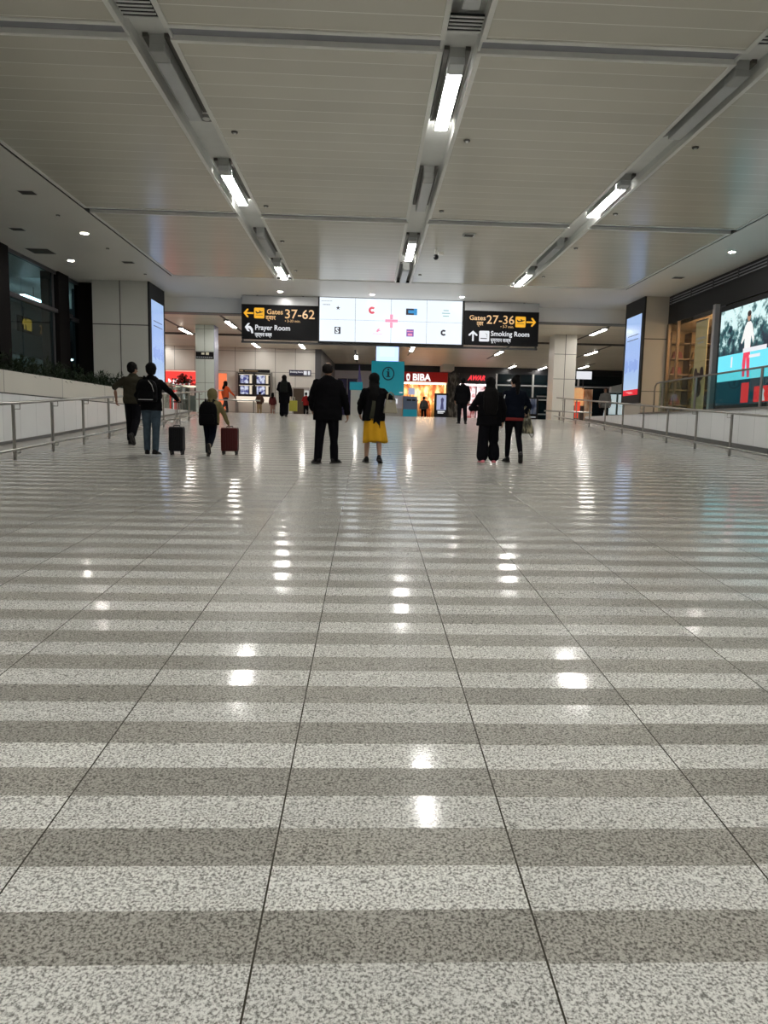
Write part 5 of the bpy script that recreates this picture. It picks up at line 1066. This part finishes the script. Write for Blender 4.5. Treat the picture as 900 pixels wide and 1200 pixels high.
# woman in yellow skirt
r, U, HP, s = person(at(0.12, 13.3), 1.60, 'woman in black with a long black scarf over a mustard yellow skirt', [(2, 2, 4), (-6, 14, 3)],
    [A_(-1, .27, .0, 1.13, .27, .14, .95, (.1, .5, -.8)), ((.37, .0, 1.19), (.31, .17, 1.26), (-.4, .8, .2))], {'kind': 'jacket', 'mat': C_BLACK, 'hem': .80, 'thick': 1.10, 'flare': 1.05}, {'kind': 'skirt', 'mat': C_YEL, 'hemz': .40, 'sway': .03}, {'kind': 'long', 'w': .10, 'len': 1.18}, head=(0, 2), width=1.06, skin=SKIN2)
a = MB()
for (x0, w0, z1) in ((-.115, .055, .80), (.075, .055, .66)):
    vs = []; N = 14
    for i in range(N+1):
        f = i/N; z = 1.40+(z1-1.40)*f; wv = w0*(1+.25*f); xo = x0+.02*math.sin(f*5)
        for q in (-1, -.33, .33, 1):
            vs.append(tuple(U(xo+q*wv, -.150-.02*math.sin(f*3.1)-.01*math.cos(q*4+f*7), z)))
    vs += [(p[0], p[1]+.02, p[2]) for p in vs]; h = 4*(N+1); fs = []
    for i in range(N):
        for q in range(3): fs += [(i*4+q, i*4+q+1, (i+1)*4+q+1, (i+1)*4+q), (h+i*4+q, h+(i+1)*4+q, h+(i+1)*4+q+1, h+i*4+q+1)]
        fs += [(i*4, (i+1)*4, h+(i+1)*4, h+i*4), (i*4+3, h+i*4+3, h+(i+1)*4+3, (i+1)*4+3)]
    fs += [(0, h, h+1, 1), (1, h+1, h+2, 2), (2, h+2, h+3, 3)]; e = N*4; fs += [(e+q, e+q+1, h+e+q+1, h+e+q) for q in range(3)]
    a.add(vs, fs)
a.build('shawl', C_BLACK, r, smooth=True)
a = MB(); a.stack([(*U(-.03, -.138, .84), .075*s, .02), (*U(-.03, -.14, 1.0), .085*s, .02), (*U(-.02, -.138, 1.25), .07*s, .02)], 14); a.build('moss_panel', C_MOSS, r, smooth=True)
def handbag(loc, label, m, w_=.30, h=.26, d=.10, drop=.22, rz=0, mats=None):
    t = thing('handbag', loc, label, 'bag', rz=rz); a = MB()
    a.add([(-w_/2, -d/2, 0), (w_/2, -d/2, 0), (w_/2, d/2, 0), (-w_/2, d/2, 0), (-w_*.34, -d*.22, h), (w_*.34, -d*.22, h), (w_*.34, d*.22, h), (-w_*.34, d*.22, h)], [(0,3,2,1),(4,5,6,7),(0,1,5,4),(1,2,6,5),(2,3,7,6),(3,0,4,7)])
    a.build('bag_body', m, t, bevel=.02, seg=3)
    for y_ in (-d*.2, d*.2): a = MB(); a.tube([(-w_*.25, y_, h-.01), (-w_*.2, y_, h+drop*.7), (0, y_, h+drop), (w_*.2, y_, h+drop*.7), (w_*.25, y_, h-.01)], .009, 8); a.build('strap', m, t, smooth=True)
    a = MB(); a.box(-.02, .02, -d*.28-.012, -d*.25, h*.82, h*.95); a.build('clasp', M_STEEL, t); return t
handbag((0.415, 13.22, zr(13.3)+.90), 'beige slouchy handbag on the arm of the woman in the yellow skirt', mat('bag_beige', (0.30, 0.27, 0.20), 0.6), .26, .24, .11, .14, rz=.25)

def backpack(parent_u, U, s, label, m, w_=.17, h=.46, z=1.02, d=.15, y=-.15, trim=None, loc=None, rz=0):
    o_ = U(0, 0, z); t = thing('backpack', (loc[0]+o_.x, loc[1]+o_.y, loc[2]+o_.z), label, 'backpack', rz=rz)
    yy = y*s; A = MB(); W = w_*s; Hh = h*s; D = d*s
    A.stack([(0, yy-D*.45, 0, W*.92, D*.45), (0, yy-D*.5, Hh*.12, W, D*.55), (0, yy-D*.5, Hh*.65, W*.98, D*.52), (0, yy-D*.42, Hh*.88, W*.82, D*.42), (0, yy-D*.36, Hh, W*.5, D*.28)], 24, power=3.2); remesh(A, 'pack_body', m, t, .010, 3)
    A = MB(); A.stack([(0, yy-D*1.0, Hh*.08, W*.75, D*.22), (0, yy-D*1.05, Hh*.25, W*.8, D*.25), (0, yy-D*1.0, Hh*.48, W*.7, D*.2)], 20, power=3.2); remesh(A, 'front_pocket', m, t, .009, 3)
    for q in (-1, 1):
        A = MB(); zt = 1.43-z; A.tube([(q*.10*s, yy*1.0, Hh*.9), (q*.10*s, yy*.45, zt*s+.035*s), (q*.11*s, .07*s, zt*s-.0), (q*.125*s, .15*s, zt*s-.14*s), (q*.16*s, .13*s, zt*s-.30*s), (q*.19*s, .0, .08*s), (q*W*.95, yy, .04*s)], .019*s, 8); A.build('strap', m, t, smooth=True)
    A = MB(); A.tube([(-.03*s, yy, Hh), (-.02*s, yy, Hh+.05*s), (.02*s, yy, Hh+.05*s), (.03*s, yy, Hh)], .008*s, 6); A.build('top_handle', m, t)
    if trim is not None:
        A = MB(); A.box(-W*.72, W*.72, yy-D*1.31, yy-D*1.22, Hh*.07, Hh*.10); A.tube([(W*.25, yy-D*1.02, Hh*.95), (W*.6, yy-D*1.06, Hh*.75), (W*.78, yy-D*1.05, Hh*.45)], .006*s, 6); A.build('reflective_piping', trim, t)
    return t
# jeans man with pack and case
p = at(-4.0, 13.75)
r, U, HP, s = person(p, 1.68, 'young man in blue jeans and dark jacket pulling the black suitcase', [(4, 3, 1), (-4, 7, 1)],
    [A_(-1, .25, -.02, 1.12, .25, .16, .98, (.1, .7, -.5)), ((.33, .10, 1.20), (.42, .26, 1.07), (.35, .9, -.2))], {'kind': 'jacket', 'mat': C_BLACK, 'hem': .84, 'thick': 1.05}, {'kind': 'jeans', 'mat': C_JEAN}, {'kind': 'thick'}, head=(25, 2), width=1.03, sole=S_WHITE)
M_REFL = mat('piping_grey', (0.5, 0.5, 0.5), 0.3)
backpack(r, U, s, 'black backpack with grey piping on the young man in jeans', cloth('backpack_black', (0.005, 0.005, 0.006), .7), .18, .40, 1.0, .15, loc=p, trim=M_REFL)
# man behind
r, U, HP, s = person(at(-5.0, 15.9), 1.72, 'man in a dark olive jacket, bare left forearm hanging, beyond the one in jeans', [(6, 4, 1), (-16, 26, 1)],
    [((-.36, -.06, 1.20), (-.36, .02, .96), (0, .1, -1)), ((.42, .05, 1.34), (.62, .22, 1.30), (.8, .5, -.1))], {'kind': 'jacket', 'mat': C_DOLIVE, 'hem': .86, 'thick': 1.08, 'sleeve': .6}, {'kind': 'trousers', 'mat': C_BLK2}, {'kind': 'thick'}, head=(-30, -3), width=1.05)
# child in hood
p = at(-2.93, 13.8)
r, U, HP, s = person(p, 1.24, 'child in an olive hooded top with a black backpack pushing the red suitcase', [(14, 10, 0), (-22, 34, 0)],
    [A_(-1, .24, .0, 1.12, .22, .14, .98, (0, .6, -.6)), ((.30, .10, 1.13), (.40, .27, .865), (.3, .6, -.7))], {'kind': 'hoodie_up', 'mat': C_OLIVE, 'hem': .82, 'thick': 1.15}, {'kind': 'trousers', 'mat': C_NAVY}, {'kind': 'none'}, head=(-8, 6), width=1.1, lean=(.05, .26), shoes=S_BRN, child=True)
backpack(r, U, s, 'big black backpack hanging low on the hooded child', cloth('backpack_black', (0.005, 0.005, 0.006), .7), .235, .60, .80, .20, loc=p, y=-.14)
def suitcase(loc, w_, d, h, label, m, pull=False, rz=0.0):
    t = thing('suitcase', loc, label, 'suitcase', rz=rz); zb = .07
    a = MB(); a.box(-w_/2, w_/2, -d/2, d/2, zb, zb+h); a.build('shell', m, t, bevel=.035, seg=4)
    a = MB()
    for k in range(6):
        x = -w_/2+.045+k*(w_-.09)/5; a.box(x-.007, x+.007, -d/2-.006, -d/2+.002, zb+.04, zb+h-.04); a.box(x-.007, x+.007, d/2-.002, d/2+.006, zb+.04, zb+h-.04)
    a.build('shell_ribs', m, t, bevel=.002)
    a = MB(); a.box(-w_/2-.002, w_/2+.002, -.006, .006, zb, zb+h+.002); a.build('zip_seam', M_DARKER, t)
    for sx in (-1, 1):
        for sy in (-1, 1):
            a = MB(); x, y_ = sx*(w_/2-.04), sy*(d/2-.04); a.box(x-.018, x+.018, y_-.015, y_+.015, .035, zb+.01); o = a.build('caster', M_DARKER, t); a = MB(); a.tube([(x-.014, y_+.012, .026), (x+.014, y_+.012, .026)], .026, 12); a.build('wheel', S_SOLE, o)
    a = MB(); a.tube([(-.06, 0, zb+h-.005), (-.055, 0, zb+h+.028), (.055, 0, zb+h+.028), (.06, 0, zb+h-.005)], .009, 8); a.build('top_handle', M_DARKER, t)
    if pull:
        for x in (-.045, .045): a = MB(); a.tube([(x, d/2-.03, zb+h-.02), (x, d/2-.03, 1.0)], .007, 8); a.build('pull_rod', M_STEEL, t)
        a = MB(); a.tube([(-.075, d/2-.03, 1.0), (.075, d/2-.03, 1.0)], .015, 10); a.build('pull_grip', M_DARKER, t)
    return t
suitcase(at(-3.60, 14.0), .275, .21, .46, 'small black wheeled suitcase with its handle pulled up', mat('case_black', (0.008, 0.008, 0.010), 0.45, spec=0.2, bump=.15, bscale=30), True)
suitcase(at(-2.64, 14.2), .32, .22, .45, 'small dark red wheeled suitcase beside the hooded child', mat('case_red', (0.075, 0.010, 0.010), 0.4, spec=0.25, bump=.15, bscale=30))
# two women on the right
p = at(2.26, 13.45)
r, U, HP, s = person(p, 1.58, 'woman all in black with very long hair and pink trainers', [(-3, 5, 4), (6, 10, 3)],
    [((-.36, .02, 1.10), (-.20, .20, 1.10), (.8, .6, 0)), A_(1, .28, -.02, 1.10, .28, .05, .86)], {'kind': 'top', 'mat': C_BLACK, 'hem': .76, 'thick': 1.18, 'flare': 1.05}, {'kind': 'wide', 'mat': C_BLK2, 'end': .82}, {'kind': 'long', 'w': .145, 'len': .98}, width=1.12, shoes=S_PINK, sole=S_WHITE, skin=SKIN2)
p = at(2.80, 13.85)
r, U, HP, s = person(p, 1.62, 'woman in a navy jacket with a white sleeve stripe and black leggings', [(2, 2, 2), (-10, 26, 1)],
    [A_(-1, .26, -.02, 1.11, .25, .04, .87), ((.30, .02, 1.12), (.30, .20, 1.0), (.1, .8, -.3))], {'kind': 'jacket', 'mat': C_NAVY, 'hem': .88, 'thick': 1.10}, {'kind': 'leggings', 'mat': C_BLK2, 'band': (.83, .90), 'bandmat': C_MAROON}, {'kind': 'bun'}, head=(14, 0), width=1.03, skin=SKIN2)
a = MB(); q0, q1, q2 = U(-.215, -.098, 1.33), U(-.245, -.112, 1.22), U(-.272, -.108, 1.10); a.tube([q0, q1, q2], .011*s, 8); a.build('sleeve_stripe', mat('stripe_white', (.7, .7, .7), .6), r, smooth=True)
M_PAT = stock_mat('bag_pattern_brown', (0.03, 0.03, 0.025), (0.12, 0.11, 0.07), (0.40, 0.36, 0.24), 1, 16)
t = handbag((3.03, 13.88, zr(13.9)+.55), 'patterned beige and black tote on the arm of the woman in navy', M_PAT, .32, .30, .13, .22, rz=.3)
a = MB(); a.tube([(.06, -.03, .02), (.12, -.04, -.07), (.18, -.03, -.02), (.17, 0, .14)], .006, 8); a.build('hanging_strap', M_DARK, t, smooth=True)

# far people
F = dict(near=False)
person(at(3.5, 26.9), 1.66, 'distant man in black walking alone ahead of the two women', [(4, 3, 2), (-8, 12, 2)], [A_(-1), A_(1)], {'kind': 'jacket', 'mat': C_BLACK, 'hem': .74, 'thick': 1.15}, {'kind': 'trousers', 'mat': C_BLK2}, {'kind': 'short'}, width=1.1, **F)
p = at(-3.3, 29.3)
r, U, HP, s = person(p, 1.62, 'distant person in long black clothes carrying the yellow shopping bag', [(2, 2, 0), (-8, 14, 0)], [A_(-1, .27, .02, 1.12, .2, .15, 1.05, (.3, .8, 0)), A_(1, .27, -.02, 1.12, .30, .03, .86)], {'kind': 'top', 'mat': C_BLACK, 'hem': .55, 'thick': 1.2, 'flare': .95}, {'kind': 'wide', 'mat': C_BLK2}, {'kind': 'long', 'w': .09, 'len': 1.3}, width=1.08, **F)
backpack(r, U, s, 'dark backpack on the distant person in long black clothes', cloth('backpack_green_black', (0.016, 0.018, 0.016), .6), .16, .42, 1.0, .13, loc=p)
t = thing('shopping_bag', (-2.95, 29.35, zr(29.35)+.22), 'yellow green paper shopping bag held by the distant person in black', 'bag')
a = MB(); a.box(-.16, .16, -.07, .07, 0, .42); a.build('bag_body', mat('paper_yellow', (0.50, 0.45, 0.05), 0.6), t, bevel=.008)
for y_ in (-.05, .05): a = MB(); a.tube([(-.07, y_, .42), (-.05, y_, .56), (.05, y_, .56), (.07, y_, .42)], .006, 6); a.build('handle', mat('cord_white', (.6, .6, .5), .6), t)
def F_at(x, y): return (x, y, ZF)
person(F_at(-6.35, 43.5), 1.42, 'distant stooping person in a brown jacket and khaki trousers at the monitors', [(0, 0, 1), (2, 2, 1)], [A_(-1, .26, .05, 1.12, .22, .25, 1.0, (0, .9, -.2)), A_(1, .27, .05, 1.12, .22, .2, .98, (0, .9, -.2))], {'kind': 'jacket', 'mat': C_BROWN, 'hem': .84, 'thick': 1.15}, {'kind': 'trousers', 'mat': C_KHAKI}, {'kind': 'short'}, lean=(0, .25), **F)
person(F_at(-4.95, 38.6), 1.15, 'small child in a dark red top standing near the person with the yellow bag', [(0, 0, 2), (6, 10, 1)], [A_(-1), A_(1)], {'kind': 'top', 'mat': cloth('dark_red', (.12, .03, .03)), 'hem': .78, 'thick': 1.1}, {'kind': 'trousers', 'mat': cloth('rose', (.35, .22, .18))}, {'kind': 'long', 'w': .07, 'len': 1.3}, child=True, **F)
person(F_at(-3.45, 41.5), 1.35, 'distant person in a red top partly hidden behind the man in the black suit', [(0, 0, 2), (4, 6, 1)], [A_(-1, .28, .03, 1.12, .2, .2, 1.1, (.4, .8, 0)), A_(1)], {'kind': 'top', 'mat': C_RED, 'hem': .80, 'thick': 1.1}, {'kind': 'trousers', 'mat': C_BLK2}, {'kind': 'short'}, **F)
person(F_at(-7.0, 36.6), 1.62, 'distant person in an orange top stepping past the short level rail', [(18, 8, 2), (-20, 20, 2)], [A_(-1), ((.33, .05, 1.15), (.48, .15, .98), (.4, .3, -.8))], {'kind': 'top', 'mat': C_ORANGE, 'hem': .84, 'thick': 1.05}, {'kind': 'trousers', 'mat': cloth('dark_grey_trousers', (.05, .05, .06))}, {'kind': 'long', 'w': .08, 'len': 1.3}, heading=-.7, **F)
p = F_at(3.9, 50.5)
r, U, HP, s = person(p, 1.66, 'distant person with a grey backpack walking towards the red fronted shop', [(14, 6, 2), (-16, 18, 2)], [A_(-1), A_(1)], {'kind': 'jacket', 'mat': cloth('grey_green', (.10, .12, .12)), 'hem': .82, 'thick': 1.1}, {'kind': 'trousers', 'mat': C_BLK2}, {'kind': 'short'}, **F)
backpack(r, U, s, 'grey backpack on the distant walker near the red fronted shop', cloth('backpack_grey', (.13, .15, .16), .6), .17, .42, 1.0, .14, loc=p)
person(F_at(12.2, 37.2), 1.74, 'distant person in a loose grey shirt beside the white display counter', [(0, 0, 3), (4, 5, 3)], [A_(-1), A_(1)], {'kind': 'top', 'mat': C_GREY, 'hem': .72, 'thick': 1.2}, {'kind': 'trousers', 'mat': C_BLK2}, {'kind': 'thick', 'mat': mat('hair_brown', (.06, .03, .02), .5)}, width=1.1, heading=math.pi*.9, **F)
person(F_at(11.15, 39.2), 1.66, 'distant dark haired assistant standing behind the cosmetics counter', [(0, 0, 2), (0, 0, 2)], [A_(-1), A_(1)], {'kind': 'top', 'mat': C_BLACK, 'hem': .78, 'thick': 1.1}, {'kind': 'trousers', 'mat': C_BLK2}, {'kind': 'short'}, heading=math.pi, **F)
